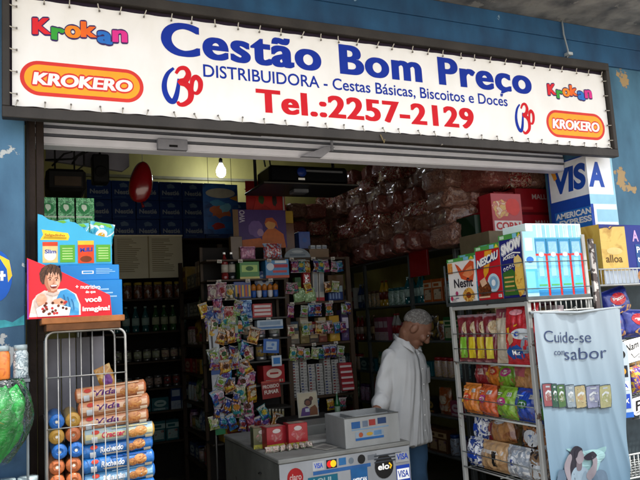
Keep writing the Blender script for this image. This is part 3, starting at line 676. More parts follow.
# rack with clear jars hugging the pilaster
jr = empty('jar_stand', 'low grey stand carrying clear jars at the foot of the left pilaster', 'stand', (-.05, 3.14, 0))
mb = MB()
for x in (-.24, .02):
    for y in (3.06, 3.24): mb.tube([(x, y, 0), (x, y, 1.4)], .006, mat('#4a5256', .5, .2))
o = mb.build('frame'); o.parent = jr; o.matrix_parent_inverse = Matrix.Translation(-Vector(jr.location))
for z in (.8, 1.372):
    mb = MB(); mb.box(-.25, .03, 3.05, 3.25, z, z+.012, mat('#6d7478', .4, .1, metal=.3)); o = mb.build('shelf'); o.parent = jr; o.matrix_parent_inverse = Matrix.Translation(-Vector(jr.location))
mb = MB(); mb.box(-.25, .027, 3.2, 3.206, .02, 1.37, mat('#2b4660', .6, .2)); o = mb.build('back_panel'); o.parent = jr; o.matrix_parent_inverse = Matrix.Translation(-Vector(jr.location))
GLASSY = mat('#9fb0b4', .12, .2, 30, coat=.6); SWT = pic(['#7d98a0', '#c8d4d6', '#5a727c', '#e6ecec'], 40, coat=.8, rough=.15)
for i, (x, m_, lab) in enumerate(((-.075, pic(['#e86a22', '#f08a3a', '#c9521a'], 30, coat=.7), 'clear jar of orange sweets at the edge of the jar stand'), (-.005, SWT, 'clear jar of pale wrapped sweets beside the left door jamb'))):
    b, l = jar(.03, .14, m_, GLASSY); t = empty('sweet_jar', lab, 'jar', (x, 3.11, 1.385)); b.build('body', t); l.build('lid', t)
for i in range(3):
    b, l = jar(.045, .17, pic(['#5a727c', '#8fa3a8', '#3a4a54'], 30, coat=.7), GLASSY); t = empty('sweet_jar', f'dim clear jar under the green bag, {ORD[i]} from the left', 'jar', (-.15+.085*i, 3.12, .812), 0, 'jars on the lower shelf of the jar stand'); b.build('body', t); l.build('lid', t)
# green gift bag in clear film
def film(hexc, tl=.5):
    m = bpy.data.materials.new('clear_film'); m.use_nodes = True; nt = m.node_tree; nt.nodes.clear()
    o = nt.nodes.new('ShaderNodeOutputMaterial'); t = nt.nodes.new('ShaderNodeBsdfTransparent'); t.inputs[0].default_value = (.93, .96, .96, 1)
    g = nt.nodes.new('ShaderNodeBsdfGlossy'); g.inputs['Roughness'].default_value = .12; f = nt.nodes.new('ShaderNodeFresnel'); f.inputs[0].default_value = 1.6
    n = nt.nodes.new('ShaderNodeTexNoise'); n.inputs['Scale'].default_value = 30; b = nt.nodes.new('ShaderNodeBump'); b.inputs['Strength'].default_value = .8; b.inputs['Distance'].default_value = .01
    nt.links.new(n.outputs[0], b.inputs['Height']); nt.links.new(b.outputs[0], g.inputs['Normal']); nt.links.new(b.outputs[0], f.inputs['Normal'])
    mx = nt.nodes.new('ShaderNodeMixShader'); nt.links.new(f.outputs[0], mx.inputs[0]); nt.links.new(t.outputs[0], mx.inputs[1]); nt.links.new(g.outputs[0], mx.inputs[2]); nt.links.new(mx.outputs[0], o.inputs[0]); return m
gp = atY(4, 423, 2.9)
GB = pic(['#14b044', '#2ac850', '#0e9638', '#4ade6c'], 9, coat=.6, rough=.32, bump=.25)
bag = empty('gift_bag', 'bright green gift bag bunched in clear film hanging at the lower left', 'gift bag', (gp.x-.06, 2.95, gp.z))
mb = MB()
def gb(u, v):
    a = u*2*math.pi; r = .02+.112*math.sin(math.pi*min(1, v*.62+.12))**1.2; r *= 1+.12*noise.noise(Vector((math.cos(a)*2, math.sin(a)*2, v*3)))+.05*math.sin(a*9+v*5)+.055*(1-2.2*abs(noise.noise(Vector((math.cos(a)*3.2+v*2, math.sin(a)*3.2, v*5)))))
    return (r*math.cos(a), r*.55*math.sin(a), -.14+.27*v + .03*noise.noise(Vector((math.cos(a)*3, math.sin(a)*3, 4))))
mb.grid(gb, 110, 44, GB); mb.build('foil', bag)
mb = MB()
def gf(u, v):
    a = u*2*math.pi; r = .03+.128*math.sin(math.pi*min(1, v*.66+.1)); r *= 1+.08*noise.noise(Vector((math.cos(a)*2.4, math.sin(a)*2.4, v*3+7)))+.025*math.sin(a*13+v*7)+.07*(1-2*abs(noise.noise(Vector((math.cos(a)*3+3, math.sin(a)*3+v*2, v*4)))))
    return (r*math.cos(a), r*.6*math.sin(a), -.16+.32*v)
mb.grid(gf, 120, 40, film('#ffffff')); mb.build('film', bag)
mb = MB(); mb.tube([(.0, -.085, .03), (-.05, -.08, .05), (.05, -.088, .045), (.0, -.088, .03), (.06, -.08, .0), (.0, -.088, .03), (-.05, -.083, .0)], .006, mat('#c8d44a', .35, coat=.5)); mb.build('ribbon', bag)
mb = MB(); mb.tube([(0, 0, .2), (0, .08, .32), (-.02, .25, .42)], .003, STEELP); mb.build('string', bag)
# ------------------------------------------------------------------ right: display rack beside the doorway
RX, RY0, RY1, RX1 = 2.463, 2.8, 3.515, 2.92
CHIP = wall_mat('#a9aaa6', '#8d8e8a', '#5a4438', 9, .63, 1.5, .6); DSTEEL = mat('#4a5052', .45, .25, 10, metal=.4)
rack = empty('display_rack', 'tall chipped white display rack of bread and cereal at the right of the doorway', 'display rack', ((RX+RX1)/2, 3.15, 0))
def rpart(name, mb, par=None, base=None):
    par = par or rack; o = mb.build(name); o.parent = par; o.matrix_parent_inverse = Matrix.Translation(-Vector(par.location)); return o
for x, y, z in ((RX+.01, RY0+.012, 1.59), (RX+.01, RY1-.012, 1.59), (RX1-.012, RY0+.012, 1.95), (RX1-.012, RY1-.012, 1.6)):
    mb = MB(); mb.box(x-.013, x+.013, y-.013, y+.013, 0, z, CHIP, .003); rpart('post', mb)
mb = MB(); mb.box(RX, RX+.03, RY0+.026, RY1-.026, 1.565, 1.588, CHIP, .003); mb.box(RX+.026, RX1, RY0, RY0+.024, 1.5, 1.52, CHIP, .003); rpart('top_frame', mb)
mb = MB(); mb.box(RX-.004, RX1, RY0-.004, RY1+.03, 1.591, 1.614, DSTEEL, .003); rpart('shelf', mb)
mb = MB()
for k in range(12): x = RX+.04+(RX1-RX-.05)*k/11; mb.tube([(x, RY0-.006, 1.535), (x, RY0-.006, 1.588)], .0035, CHIP)
mb.tube([(RX+.0, RY0-.008, 1.588), (RX1, RY0-.008, 1.588)], .006, CHIP); mb.tube([(RX+.0, RY0-.008, 1.53), (RX1, RY0-.008, 1.53)], .006, CHIP); rpart('basket_rim', mb)
for z in (1.247, .935, .62, .3):
    mb = MB()
    for k in range(13): x = RX+.012+(RX1-RX-.02)*k/12; mb.tube([(x, RY0+.01, z-.006), (x, RY1-.01, z-.006)], .0028, STEELP)
    for y in (RY0+.01, (RY0+RY1)/2, RY1-.01): mb.tube([(RX, y, z-.012), (RX1, y, z-.012)], .0035, STEELP)
    mb.tube([(RX-.002, RY0+.02, z), (RX-.002, RY1-.02, z)], .0045, CHIP); rpart('shelf', mb)
for z in (1.33, 1.42, 1.03, .71):
    mb = MB(); mb.tube([(RX-.006, RY0+.02, z), (RX-.006, RY1-.02, z)], .0028, mat('#6e7472', .4, .2, metal=.5)); rpart('guard_wire', mb)
for z in (1.655, 1.80):
    mb = MB(); mb.tube([(RX-.006, RY0-.008, z), (RX1-.01, RY0-.008, z)], .003, DSTEEL); mb.tube([(RX-.006, RY0-.008, z), (RX-.006, RY1, z)], .0 + .0026, DSTEEL); rpart('guard_wire', mb)
mb = MB(); mb.tube([(RX-.006, RY0-.008, 1.60), (RX-.006, RY0-.008, 1.965)], .006, mat('#7d8488', .4, .2, metal=.4)); rpart('upright', mb)
mb = MB(); mb.tube([(RX-.004, RY1+.015, 1.60), (RX-.004, RY1+.015, 1.85)], .006, DSTEEL); rpart('upright', mb)
# rusty flaking upright further right
q = atY(601, 290, 2.86)
mb = MB(); mb.box(2.985, 3.02, 2.83, 2.85, .0, 1.93, wall_mat('#4a3f3c', '#3a302e', '#b9b3ae', 7, .52, 4.2), .003); mb.box(3.03, 3.045, 2.84, 2.86, 0, 1.9, DSTEEL, .002); rpart('bracket_post', mb)

NRM = -math.pi/2     # facing into the doorway (-X)
TOPG = mat('#4f9a4a', .4, .1); TOPB = mat('#7fc0dc', .4)
def cereal(w, h, base, fr, d=.085, side='#3aa0a8'):
    return carton(w, d, h, base, fr, left=[('rect', 0, 0, 1, 1, mat(side, .4))], right=[('rect', 0, 0, 1, 1, mat('#9fd2e4', .36, .05)), ('rect', 0, .05, 1, .42, mat('#4fa6cc', .4)), ('rect', .1, .1, .8, .38, mat('#6cb8d8', .4)), ('ell', .5, .56, .3, .05, mat('#2a6ab8', .4)), ('rect', .2, .7, .8, .9, mat('#d8eef4', .4))], top=[('rect', 0, 0, 1, 1, TOPG)])
SMP = [('rect', .07, .025+.018*i, .07+.2*(1-.2*(i % 2)), .033+.018*i, mat('#5a5a66', .5)) for i in range(4)] + [('rect', .82, .03, .95, .085, mat('#e6e6e2', .5))] + [('rect', .835+.02*i, .037, .843+.02*i, .078, BLACK) for i in range(5)]
tops = SMP+[('rect', 0, .92, 1, 1, TOPG), ('rect', .62, .925, .8, .995, TOPB), ('poly', [(.82, .93), (.98, .93), (.9, 1)], mat('#e6d23a', .4)), ('rect', .06, .935, .25, .985, mat('#bfe0c0', .4))]
FLAKE = pic(['#c9812a', '#e8b04a', '#9a5a1c', '#f0cf80'], 34)
c1 = cereal(.28, .272, mat('#efeae6', .38, .05), tops + [('poly', [(.02, .66), (.2, .66), (.2, .9), (.02, .9)], pic(['#e8b04a', '#d8802a', '#f0d080'], 30)),
    ('poly', [(.3, .88), (.42, .82), (.55, .7), (.68, .8), (.86, .9), (.98, .86), (.96, .6), (.9, .42), (.7, .46), (.5, .52), (.42, .66)], mat('#d2542c', .4)), ('poly', [(.55, .6), (.7, .72), (.9, .78), (.95, .6), (.75, .52)], mat('#e88a5a', .4)),
    ('text', 'Nesfit', .22, .9, .33, .52, mat('#2a2430', .4), dict(bold=.02)), ('poly', blob(.72, .14, .2, .16, 20, .08, 6), FLAKE), ('ell', .72, .14, .09, .07, mat('#8a3c1a', .4)), ('ell', .1, .09, .05, .05, mat('#c0305a', .4)), ('ell', .3, .2, .05, .05, mat('#b0406a', .4)), ('rect', .24, .08, .36, .1, mat('#6a6a8a', .4))])
c2 = cereal(.222, .314, mat('#c4202a', .36, .06), tops + [('poly', [(.42, .9), (.72, .9), (.5, .5), (.34, .4), (.3, .5)], mat('#e8a02a', .4)), ('poly', [(.03, .58), (.9, .72), (.96, .86), (.06, .72)], mat('#1b2a6a', .4)),
    ('text', 'NESCAU', .05, .95, .6, .735, WHITE, dict(bold=.03, shear=.2, tilt=.16, fat=.006)), ('ell', .68, .3, .24, .17, mat('#b8d0dc', .4)), ('ell', .68, .3, .17, .12, mat('#7fa8c8', .4)), ('ell', .68, .3, .08, .06, mat('#e8eef2', .4)),
    ('poly', blob(.3, .2, .28, .16, 20, .15, 9), pic(['#5a2a14', '#7a3e1c', '#3a1a0c', '#a86a3a'], 40)), ('poly', [(.12, .36), (.34, .42), (.42, .3), (.2, .24)], mat('#d8b090', .4)), ('rect', .05, .04, .5, .07, mat('#e8c0a0', .4))])
c3 = cereal(.19, .352, mat('#262a78', .36, .06), tops + [('text', 'SNOW', .1, .95, .68, .82, WHITE, dict(bold=.02, tilt=.14, out=.028, asp=.6)), ('text', 'SNOW', .1, .95, .68, .82, mat('#2a3a9a', .4), dict(bold=.02, tilt=.14, out=.016, asp=.6)), ('text', 'SNOW', .1, .95, .68, .82, WHITE, dict(bold=.02, tilt=.14, fat=.012)),
    ('rib', [(.14, .6), (.3, .66), (.6, .7), (.9, .68)], .02, WHITE), ('text', 'FLAKES', .16, .66, .6, .645, WHITE, dict(bold=.02, tilt=.05)),
    *[('ell', .17+.13*i, .45+.018*i, .05, .03, WHITE) for i in range(5)], *[('ell', .18+.13*i, .445+.018*i, .03, .018, mat('#262a78', .4)) for i in range(5)],
    ('poly', [(.08, .04), (.08, .4), (.5, .45), (.7, .36), (.72, .04)], mat('#3a6a2c', .4)), *[('rect', .14, .1+.07*i, .55, .125+.07*i, mat('#d0a860', .4)) for i in range(4)], ('poly', blob(.82, .32, .22, .3, 20, .12, 12), pic(['#e0a030', '#f0c860', '#c8821e'], 30)), ('poly', blob(.78, .55, .16, .1, 14, .2, 3), pic(['#e8b04a', '#f0d888'], 30))])
TZ = 1.6145
for me_, y, lab, yr in ((c1, 3.368, 'white cereal box with an orange bowl, farthest back on the rack top', -6), (c2, 3.105, 'red cereal box with a slanting blue name band, middle of the rack top', -4), (c3, 2.897, 'navy blue corn flakes box at the front corner of the rack top', -3)):
    o = me_.build('cereal_box', loc=(RX+.004, y, TZ), rz=NRM); tag(o, lab, 'cereal box', 'cereal boxes on the rack top')
# second rank of boxes peeping over
for i, (y, h, base, lab) in enumerate(((3.42, .3, '#b8c8a0', 'pale green topped box behind the white cereal box'), (3.2, .335, '#4a9a6a', 'green topped box behind the red cereal box'), (2.98, .37, '#3f8a9a', 'teal topped box behind the navy cereal box'))):
    o = carton(.2, .07, h, mat(base, .4, .1), [('rect', 0, .92, 1, 1, TOPG), ('rect', .1, .93, .4, .99, TOPB), ('rect', .1, .2, .9, .8, pic(['#e0d8c0', '#c04a3a', '#4a8ac0'], 20))]).build('cereal_box', loc=(RX+.1, y, TZ), rz=NRM); tag(o, lab, 'cereal box', 'cereal boxes in the second row')
# blue and white boxes with red edges on the street side
BXB = mat('#3a8ab4', .36, .08, 10); BXL = mat('#a8dcec', .36, .05)
def bluecol(edge):
    fr = [('rect', 0, 0, 1, .1, mat('#2a80b8', .4)), ('rect', .0, .1, 1, .3, mat('#58b0d4', .4)), ('rect', 0, .3, 1, .7, pic(['#4090b8', '#62aac8', '#3580ac'], 14)), ('rect', .12, .74, .85, .95, pic(['#b8dcea', '#7fb4dc', '#9fd0b0'], 25)), ('rect', 0, .7, 1, .735, mat('#d23a3a', .4)), ('ell', .5, .72, .22, .04, mat('#e8f4f8', .4)), ('rect', .2, .34, .6, .66, mat('#8acde6', .4)), ('rect', .1, .17, .8, .2, mat('#4a9a5a', .4))]
    if edge: fr += [('rect', .84, .0, 1, .72, RED)]
    else: fr = [('rect', 0, 0, 1, 1, BXL), ('rect', 0, .05, 1, .5, mat('#5ab4da', .4)), ('rect', .1, .1, .8, .45, mat('#78c4e2', .4)), ('ell', .5, .66, .3, .05, mat('#2a6ab8', .4)), ('rect', .2, .8, .8, .9, mat('#e8f6fa', .4))]
    return carton(.082, .19, .312, BXB, fr, left=[('rect', 0, 0, 1, 1, mat('#6ab8d8', .4))]).mesh('milk_flour_box')
ba, bb_ = bluecol(False), bluecol(True)
for i in range(1, 5):
    inst(ba if i == 0 else bb_, 'baby_cereal_box', 'pale blue box at the left end of the row facing the street' if i == 0 else f'blue box with red edge, {ORD[i-1]} to the right of the pale one', 'box', (RX+.045+.0855*i, RY0+.004+(0 if i else -.002), TZ), 0, 'blue boxes on the street side of the rack top')
o = carton(.40, .19, .085, mat('#dfeef2', .36, .05), [('rect', .08*k+.12, .1, .08*k+.18, .9, [mat('#9fd8e2', .4), mat('#b8e2d8', .4), mat('#8fc4e8', .4)][k % 3]) for k in range(11)] + [('rect', 0, .0, 1, .08, mat('#5ab0c8', .4))], top=[('rect', .02, .05, .98, .95, mat('#eef6f8', .4))]).build('baby_cereal_box', loc=(2.705, RY0+.008, TZ+.3125)); tag(o, 'long pale box lying flat on the row of blue boxes', 'box')
DARK[0] = .74  # shade of the lower shelves painted into the bag colours
# -------- bags on the shelves
BR = pic(['#b87a44', '#d09a60', '#9a5e30'], 14, rough=.25, coat=.8, bump=.5)
def bag(w, h, t, base, fr=(), seed=1, squash=.5, wr=.010): return pillow(w, h, t, base, seed, fr, None, .07, wr, 26, 28, squash)
def put(mb, name, lab, cat, x, y, z, rz=-90, rx=0, ry=0, group=None):
    o = mb.build(name, loc=(x, y, z)); o.rotation_euler = (rad(rx), rad(ry), rad(rz)); return tag(o, lab, cat, group)
G1 = 'snack and bread bags on the upper wire shelf'
def slicebag(stripe, win, seed): return bag(.19, .285, .06, pic(['#6a1f28', '#8a2a34', '#4a161c'], 12, coat=.9, rough=.22, bump=.5), [('rect', .06, .08, .3, .52, mat(stripe, .3, coat=.5), (4, 6)), ('poly', [(.3, .06), (.42, .06), (.46, .6), (.34, .56)], mat('#e8e0da', .3, coat=.5)), ('ell', .36, .72, .2, .14, pic(['#d8b888', '#e8d4b0', '#b89058'], 30)), ('rect', .55, .2, .95, .5, mat(win, .3), (4, 4)), ('text', 'Pop', .5, .9, .55, .63, WHITE, dict(bold=.03))], seed, .45)
ys = (3.415, 3.33, 3.245, 3.16)
for i, (y, s_, w_, lab) in enumerate(zip(ys, ('#8ac83a', '#e8cf2a', '#e0c030', '#e8d84a'), ('#c04a5a', '#3a6ab0', '#b83a4a', '#7a4a9a'), ('maroon snack bag with green stripe, innermost on the upper wire shelf', 'maroon snack bag with yellow stripe, second from the inner end', 'maroon snack bag with ochre stripe, third from the inner end', 'maroon snack bag with pale yellow stripe beside the cream bag'))):
    put(slicebag(s_, w_, 20+i), 'snack_bag', lab, 'snack bag', RX+.085, y+.0, 1.249, -52, -4, 0, G1)
put(bag(.2, .32, .09, pic(['#d9c4a4', '#e8dcc6', '#c8a880'], 12, coat=.9, rough=.2, bump=.5), [('rect', .42, .05, .62, .8, RED, (3, 8)), ('text', 'Popcorn', .15, .72, .47, .57, WHITE, dict(vert=True, bold=.02)), ('rect', .05, .8, .95, .97, mat('#a85a6a', .25, coat=.9), (5, 3))], 31, .45), 'snack_bag', 'cream snack bag with broad red stripe and twisted plum top', 'snack bag', RX+.075, 3.045, 1.249, -68, -5, 0, G1)
put(bag(.22, .33, .08, pic(['#c01f2a', '#d8303a', '#a0161f'], 10, coat=.9, rough=.2, bump=.5), [('poly', [(.06, .6), (.4, .66), (.94, .78), (.96, .68), (.5, .56), (.08, .5)], mat('#e8b430', .3)), ('ell', .56, .5, .32, .09, mat('#dfe6ea', .3)), ('ell', .42, .5, .08, .04, BLUE), ('poly', blob(.34, .2, .28, .12, 16, .25, 3), mat('#2a5aa8', .3)), ('poly', blob(.68, .3, .14, .14, 14, .2, 5), mat('#8a98a8', .3)), ('poly', blob(.2, .42, .12, .1, 12, .2, 7), mat('#e0b890', .3)), ('poly', blob(.82, .12, .12, .08, 12, .2, 9), mat('#e84a2a', .3)), ('text', 'Mix', .25, .5, .16, .23, WHITE, dict(bold=.03)), ('ell', .4, .86, .22, .05, mat('#e8a0a8', .3))], 33, .4), 'snack_bag', 'big red snack bag with white cloud and yellow arc at the rack corner', 'snack bag', RX+.03, 2.9, 1.249, -78, -4, 0, G1)
G2 = 'bread bags on the middle wire shelf'; G3 = 'bread bags on the lower wire shelf'
def brand(c1_, c2_): return [('ell', .5, .55, .22, .13, mat(c1_, .3, coat=.4)), ('ell', .5, .55, .14, .07, mat(c2_, .3)), ('poly', [(.1, .12), (.9, .12), (.82, .32), (.18, .3)], BR), ('rect', .12, .78, .5, .81, mat(c2_, .3), (4, 1)), ('rect', .12, .73, .38, .755, mat(c2_, .3), (4, 1)), ('rect', .72, .72, .9, .84, mat('#d8d8d4', .3), (3, 2)), *[('rect', .74+.035*i, .735, .752+.035*i, .825, BLACK, (1, 2)) for i in range(4)], ('ell', .2, .42, .07, .06, mat('#d8b040', .3)), ('text', 'pão', .4, .6, .52, .575, mat(c1_, .3), dict(bold=.02))]
OR = pic(['#e0731c', '#ee8f34', '#c85a14'], 10, coat=.9, rough=.22, bump=.5); GRB = pic(['#7cb02a', '#93c43c', '#5f9420'], 10, coat=.9, rough=.22, bump=.5); BLB = pic(['#1c3fa8', '#2a52c0', '#142f80'], 10, coat=.9, rough=.22, bump=.5)
lower = [(OR, 3.425, brand('#d8402a', '#f0d0b0'), .16, 'orange bread bag at the inner end of the middle shelf, front row'), (pic(['#d8501c', '#e86a34', '#b84214'], 10, coat=.9, rough=.22, bump=.5), 3.27, brand('#b83a8a', '#f0e0d0'), .165, 'red orange bread bag second from the inner end of the middle shelf'), (GRB, 3.1, brand('#c8408a', '#f0f0e0'), .17, 'lime green bread bag in the front row of the middle shelf'), (BLB, 2.93, brand('#3a7a3a', '#d8e8f0'), .2, 'royal blue bread bag in the front row of the middle shelf'), (pic(['#5ab03a', '#74c44c', '#3f8a2a'], 10, coat=.9, rough=.22, bump=.5), 2.835, brand('#e8f0e0', '#3f8a2a'), .12, 'bright green bread bag at the rack corner of the middle shelf')]
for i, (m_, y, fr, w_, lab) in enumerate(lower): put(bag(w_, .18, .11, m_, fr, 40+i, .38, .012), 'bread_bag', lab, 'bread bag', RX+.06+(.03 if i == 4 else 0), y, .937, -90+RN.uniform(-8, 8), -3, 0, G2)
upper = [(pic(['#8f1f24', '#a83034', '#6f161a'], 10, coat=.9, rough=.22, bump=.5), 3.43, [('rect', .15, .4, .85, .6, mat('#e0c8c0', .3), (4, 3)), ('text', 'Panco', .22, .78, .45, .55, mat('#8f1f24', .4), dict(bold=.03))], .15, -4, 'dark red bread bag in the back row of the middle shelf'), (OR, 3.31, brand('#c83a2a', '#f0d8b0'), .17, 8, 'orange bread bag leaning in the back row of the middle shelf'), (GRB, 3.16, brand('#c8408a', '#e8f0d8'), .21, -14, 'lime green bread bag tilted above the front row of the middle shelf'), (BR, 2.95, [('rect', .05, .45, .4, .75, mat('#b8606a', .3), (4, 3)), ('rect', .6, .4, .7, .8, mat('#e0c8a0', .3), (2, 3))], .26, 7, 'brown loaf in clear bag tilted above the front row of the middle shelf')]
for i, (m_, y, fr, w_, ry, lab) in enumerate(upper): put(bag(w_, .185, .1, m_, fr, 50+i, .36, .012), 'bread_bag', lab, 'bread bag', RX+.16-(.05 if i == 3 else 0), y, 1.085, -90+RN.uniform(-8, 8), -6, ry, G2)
BW = pic(['#2a4a9a', '#e2e6ec', '#1f3a80', '#c8d0dc'], 18, coat=.9, rough=.22, bump=.5, voro=True); WB = pic(['#d8dce0', '#aab4c0', '#f0f0ee', '#2a2a38'], 16, coat=.9, rough=.22, bump=.5, voro=True)
low = [(BW, 3.43, [('rect', .2, .3, .8, .5, BLUE, (4, 3))], .15, 0, 0, 'blue and white bread bag at the inner end of the lower shelf, bottom row'), (pic(['#c09060', '#d8b080', '#a87848'], 12, coat=.9, rough=.22, bump=.5), 3.25, [('rect', .55, .2, .68, .7, BLACK, (3, 4)), ('rect', .0, .6, 1, .72, mat('#e0d8d0', .3), (6, 2))], .24, 0, 0, 'tan loaf with black label on the lower shelf, bottom row'), (WB, 3.04, [('ell', .4, .5, .2, .2, mat('#e8ecf0', .3)), ('ell', .4, .5, .1, .1, mat('#3a4a8a', .3))], .2, 0, 0, 'white and navy bread bag in the bottom row of the lower shelf'), (pic(['#cfd6da', '#9a7a5a', '#3a3030', '#e4e8ea'], 14, coat=.9, rough=.22, bump=.5, voro=True), 2.88, [('rect', .2, .2, .8, .6, mat('#dfe4e8', .3), (4, 4))], .17, 0, 0, 'white and brown bread bag at the corner of the lower shelf, bottom row'),
       (BW, 3.44, [('rect', .2, .35, .8, .6, BLUE, (4, 3))], .14, 1, 4, 'blue and white bread bag at the inner end of the lower shelf, upper row'), (pic(['#a8683a', '#c08a54', '#8a4e28'], 12, coat=.9, rough=.22, bump=.5), 3.24, [('rect', .04, .1, .34, .8, mat('#8f1f2a', .3), (4, 5)), ('text', 'Pão', .08, .3, .4, .55, WHITE, dict(bold=.02)), ('ell', .7, .8, .25, .12, mat('#c8ccd2', .3))], .28, 1, -14, 'brown loaf with dark red label slanting on the lower shelf'), (pic(['#2a2628', '#b87a4a', '#e0e0e2', '#3a3234'], 11, coat=.9, rough=.22, bump=.5, voro=True), 2.95, [('ell', .4, .45, .26, .26, mat('#e6eaee', .3)), ('ell', .4, .45, .1, .12, mat('#6a84b0', .3))], .24, 1, 6, 'brown and black bread bag with white round label on the lower shelf')]
for i, (m_, y, fr, w_, row, ry, lab) in enumerate(low): put(bag(w_, .17, .11, m_, fr, 60+i, .36, .012), 'bread_bag', lab, 'bread bag', RX+.06+.06*row, y, .622+.142*row, -90+RN.uniform(-8, 8), -4, ry, G3)
for i, y in enumerate((3.4, 3.2, 3.0)):
    m_ = [OR, BW, BR][i]; put(bag(.19, .2, .1, m_, brand('#c83a2a', '#e8e0d0'), 70+i, .36, .01), 'bread_bag', ['orange', 'blue and white', 'plain brown'][i]+' bread bag on the bottom wire shelf of the rack', 'bread bag', RX+.07, y, .302, -90, -3)

# a second rank behind, filling the shelves
q_ = random.Random(9); REAR = [('crimson', '#8a1f28', '#d8b8a8'), ('gold', '#b8862a', '#e8d8a0'), ('cream', '#c8b490', '#e8dcc4'), ('scarlet', '#c0282a', '#f0d0c0'), ('pale pink', '#c08a94', '#f0e0e0'), ('mustard', '#a8842a', '#6a1f1f'), ('white', '#c8c8cc', '#3a4a8a'), ('navy', '#1c2f70', '#c8d4e8'), ('tan', '#a87a4a', '#d8b890')]
for nm_, zz_, n_, h_, grp_ in (('upper', 1.249, 8, .32, G1), ('middle', .937, 6, .29, G2), ('lower', .622, 6, .29, G3)):
    for i in range(n_):
        cn_, ca_, cb_ = REAR[(i*5+len(nm_)) % 9]
        put(bag(.15, h_*q_.uniform(.9, 1), .07, pic([ca_, cb_, ca_], 16, coat=.9, rough=.2, bump=.5), [('ell', .5, .6, .3, .14, mat(cb_, .3)), ('rect', .2, .2, .8, .34, mat(ca_, .3), (4, 3))], 170+i+len(nm_)*9, .42), 'snack_bag', f'{cn_} bag in the rear rank of the {nm_} wire shelf, {ORD[i]} from the inside', 'snack bag', RX+(.19 if nm_ == 'upper' else .26), RY1-.07-(RY1-RY0-.12)*i/(n_-1), zz_, -90+q_.uniform(-18, 18), -5, q_.uniform(-5, 5), 'bags in the rear rank of the bread rack')
DARK[0] = .62  # banner colours darkened to stand in for shade near the street
# ------------------------------------------------------------------ hanging advertising banner
bn = empty('advertising_banner', 'tall pale blue juice advertising banner hung over the front of the bread rack', 'banner', (2.77, 2.77, .1))
def npart(n, mb): return rpart(n, mb, bn)
bx0, bx1, bzt, bzb = 2.452, 3.085, 1.525, .12; BYY = 2.765
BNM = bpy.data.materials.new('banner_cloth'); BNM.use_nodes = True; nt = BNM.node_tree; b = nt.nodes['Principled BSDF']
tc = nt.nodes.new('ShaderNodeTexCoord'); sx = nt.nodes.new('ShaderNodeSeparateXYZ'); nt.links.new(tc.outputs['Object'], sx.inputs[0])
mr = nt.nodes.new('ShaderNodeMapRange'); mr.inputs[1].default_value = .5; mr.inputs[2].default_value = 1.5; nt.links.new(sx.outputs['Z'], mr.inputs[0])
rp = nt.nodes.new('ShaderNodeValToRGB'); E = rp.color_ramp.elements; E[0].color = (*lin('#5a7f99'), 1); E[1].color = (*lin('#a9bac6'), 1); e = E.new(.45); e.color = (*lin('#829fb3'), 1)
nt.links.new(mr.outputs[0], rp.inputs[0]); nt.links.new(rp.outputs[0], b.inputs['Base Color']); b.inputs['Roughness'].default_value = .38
def bnd(x, z):
    d = .012*math.sin((x-bx0)*13+1.2)*(1.1-(bzt-z)/(bzt-bzb)*.6) + .02*math.exp(-((x-bx0-.1)/.05)**2)*(.3+.7*(bzt-z)) + .012*noise.noise(Vector((x*5, z*2.2, 1))) + .009*(1-abs(noise.noise(Vector((x*9+z*1.5, z*1.1, 4))))*2.4) + .004*noise.noise(Vector((x*22, z*3, 7)))
    return BYY - d
def BS(u, v, e):
    x = bx0+.012*(1-v)+u*(bx1-bx0-.125*(1-v)); z = bzb+v*(bzt-bzb); z -= .014*math.sin(math.pi*u)*v
    return (x, bnd(x, z)-e, z)
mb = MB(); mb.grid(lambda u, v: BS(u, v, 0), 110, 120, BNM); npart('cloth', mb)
mb = MB()
INK = mat('#3a4a70', .4, .1); L0 = dict(e0=.003)
def zpx(px, py): q = atY(px, py, BYY); return ((q.x-bx0)/(bx1-bx0), (q.z-bzb)/(bzt-bzb))
def T(s, pa, pb, ch, **k):
    a = zpx(*pa); b2 = zpx(*pb); return ('text', s, a[0], b2[0], a[1], a[1]+ch, INK, dict(bold=-.004, tilt=(b2[1]-a[1])/(b2[0]-a[0]), **k))
lst = [T('Cuide-se', (543, 341), (591, 340), .042), T('com', (553, 354), (565, 353), .024), T('sabor', (565, 358), (607, 356), .045)]
splash = [(.18, .55), (.28, .5), (.4, .4), (.47, .33), (.5, .2), (.55, .2), (.57, .34), (.66, .44), (.8, .53), (.9, .56), (.78, .49), (.68, .4)]
a0 = zpx(560, 410); lst += [('spoly', [(.2, .5), (.3, .47), (.42, .39), (.5, .33), (.58, .39), (.68, .45), (.72, .48), (.6, .475), (.52, .47), (.4, .485)], mat('#8fb8bc', .4, .06), .02), ('spoly', [(.44, .38), (.5, .345), (.55, .38), (.53, .26), (.49, .22), (.46, .3)], mat('#86b2ba', .4, .06), .02), ('ell', .5, .45, .2, .03, mat('#9cc4c8', .4))]
packs = [('#8f5258', 542, 549), ('#34584a', 550, 554), ('#46683f', 556, 564), ('#8796a0', 567, 574), ('#a59a74', 577, 587), ('#8186a0', 590, 600), ('#a0a078', 602, 610)]
